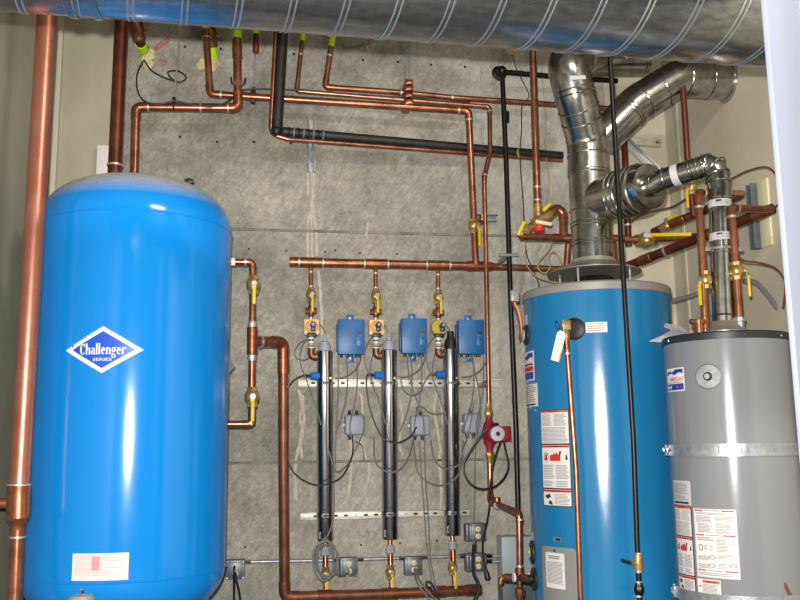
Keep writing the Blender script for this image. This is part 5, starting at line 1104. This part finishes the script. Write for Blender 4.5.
# strut brace high in the corner
a, c = P(606, 140, YW - .04), P(660, 143.5, YW - .04); m_ = (a + c) / 2; t = thing('strut_brace', 'level grey strut on the pale back panel behind the flue', 'brace', m_)
MB().box(m_, ((c - a).length, .04, .05), 'strut', .003, Matrix(((c - a).normalized(), Y_, Z_)).transposed()).build('channel', t)
for px in (656, 658.5): q = P(px, 143, YW - .075); MB().lathe(q, -Y_, [(0, .009), (.012, .009)], 'steel', 6).build('bolt', t)
a, c = P(624, 137, 5.2), P(659, 170, 4.75); d = (c - a).normalized(); m_ = (a + c) / 2; s_ = d.cross(Y_).normalized(); Rm = Matrix((d, s_.cross(d), s_)).transposed()
t = thing('strut_brace', 'white slotted strut slanting down right of the flue', 'brace', m_)
b = MB(); b.box(m_, ((c - a).length, .008, .055), 'strut_white', .002, Rm)
for s in (-1, 1): b.box(m_ + s_ * s * .026 + s_.cross(d) * .012, ((c - a).length, .03, .005), 'strut_white', .001, Rm)
b.build('channel', t); MB().box(m_ - s_.cross(d) * .0052, ((c - a).length * .94, .002, .007), 'zinc', 0, Rm).build('slot_line', t)
# ------------------------------------------------------------------ cables and flex at the right
cab('dark red cable curving along the right wall above the level copper line', ((630, 222, 4.9), (640, 216, 4.9), (655, 211, 4.9), (672, 207, 4.85), (686, 199, 4.7), (692, 194, 4.6)), .006, 'cable_red', 'dark red cables')
cab('dark red cable arching from the narrow vent to the door', ((731, 179, 4.2), (745, 172, 4.1), (760, 167.5, 3.95), (769, 168, 3.9), (776, 174, 3.85)), .005, 'cable_red', 'dark red cables')
cab('dark red cable sagging below the right copper riser towards the door', ((739, 257, 3.85), (745, 261, 3.85), (760, 263, 3.85), (775, 268, 3.85), (784, 279, 3.85), (785, 292, 3.85), (783, 308, 3.85)), .005, 'cable_red', 'dark red cables')
cab('dark red cable end at the wall lines beside the door', ((772, 209, 4.0), (780, 203, 3.95), (790, 192, 3.9)), .005, 'cable_red', 'dark red cables')
cab('grey flexible conduit curving down the right wall behind the grey heater', ((744, 281, 4.2), (756, 283, 4.2), (766, 293, 4.2), (778, 309, 4.2), (792, 325, 4.2)), .013, 'cable_grey', 'grey flexible conduits')
cab('grey flexible conduit running level between the two water heaters', ((668, 301, 4.7), (682, 298.5, 4.7), (697, 294, 4.7), (706, 290, 4.72)), .012, 'cable_grey', 'grey flexible conduits')
cab('thin dark wire wandering down the wall left of the mixing valve', ((512, 52, 5.25), (516, 68, 5.24), (522, 80, 5.24), (529, 96, 5.24), (522, 106, 5.24), (521.5, 130, 5.24), (520, 150, 5.24), (521, 175, 5.2), (523, 200, 5.2), (524.5, 232, 5.2), (527, 255, 5.2), (534, 272, 5.1), (539, 285, 5.05), (538, 298, 5.0)), .0035, 'cable_dark', 'thin thermostat wires')
cab('thin yellow wire hanging beside the straight copper drop', ((541, 55, 5.25), (543, 90, 5.25), (546, 120, 5.25), (545, 150, 5.25), (549, 180, 5.2), (546, 205, 5.2)), .003, 'cable_yellow', 'thin thermostat wires')
cab('yellow thermostat wire looping below the mixing valve', ((525, 240, 5.0), (526, 262, 4.95), (533, 274, 4.9), (545, 280, 4.85), (560, 283, 4.75)), .0035, 'cable_yellow', 'thin thermostat wires')
cab('yellow thermostat wire tied in a ring left of the draft hood', ((553, 238, 4.95), (549, 250, 4.92), (540, 260, 4.9), (538, 268, 4.9), (544, 273, 4.9), (550, 268, 4.9), (549, 255, 4.9), (555, 252, 4.9), (561, 262, 4.9), (564, 275, 4.8)), .0035, 'cable_yellow', 'thin thermostat wires')
cab('orange wire loop hanging at the top left of the blue heater', ((511, 295, 4.45), (514, 302, 4.42), (518, 310, 4.42), (520.5, 320, 4.42), (521, 330, 4.42), (519.5, 338, 4.42)), .006, 'orange', 'wires beside the blue heater')
cab('dark red wire loop hanging at the top left of the blue heater', ((511, 297, 4.43), (513, 304, 4.4), (516, 312, 4.4), (519, 322, 4.4), (520, 332, 4.4), (519.5, 340, 4.42)), .005, 'cable_red', 'wires beside the blue heater')
cab('yellow wire tail hanging beside the black gas pipe', ((518, 150, 5.2), (519, 157, 5.2), (517, 152, 5.2), (520, 147, 5.2)), .003, 'cable_yellow', 'thin thermostat wires')
# small grey box lid in front of the blue tank
q = P(81, 603, 3.7); t = thing('switch_box', 'small grey rounded box with a top stud low in front of the blue tank', 'box', q); MB().lathe(q - Z_ * .08, Z_, [(0, .05), (.095, .05), (.108, .04), (.112, .02)], 'rim_grey', 24).build('case', t); MB().cyl(q + Z_ * .03, q + Z_ * .05, .006, 'steel', 8).build('stud', t)
# ================================================================== LIGHT
def area(name, loc, target, size, power, col, shape='DISK'):
    l = bpy.data.lights.new(name, 'AREA'); l.shape = shape; l.size = size; l.energy = power; l.color = col
    o = bpy.data.objects.new(name, l); COL.objects.link(o); o.location = loc
    o.rotation_euler = (Vector(target) - Vector(loc)).to_track_quat('-Z', 'Y').to_euler(); return o
fl = CAM + rt * -.035 + up * .1
area('camera_flash', fl, fl + fw * 3 , .04, 125, (1, .98, .95))
lamp = area('ceiling_lamp', (1.5, 1.1, ZC - .05), (1.5, 1.6, 0), 1.2, 75, (1, .96, .9), 'RECTANGLE'); lamp.data.size_y = .15
W = bpy.data.worlds.new('world'); S.world = W; W.use_nodes = True; W.node_tree.nodes['Background'].inputs['Color'].default_value = (.6, .62, .66, 1); W.node_tree.nodes['Background'].inputs['Strength'].default_value = .28
S.view_settings.view_transform = 'Standard'; S.view_settings.look = 'None'; S.view_settings.gamma = 1; S.view_settings.use_curve_mapping = False
S.view_settings.exposure = .8
for o in list(COL.objects):
    if '_w' in o: del o['_w']
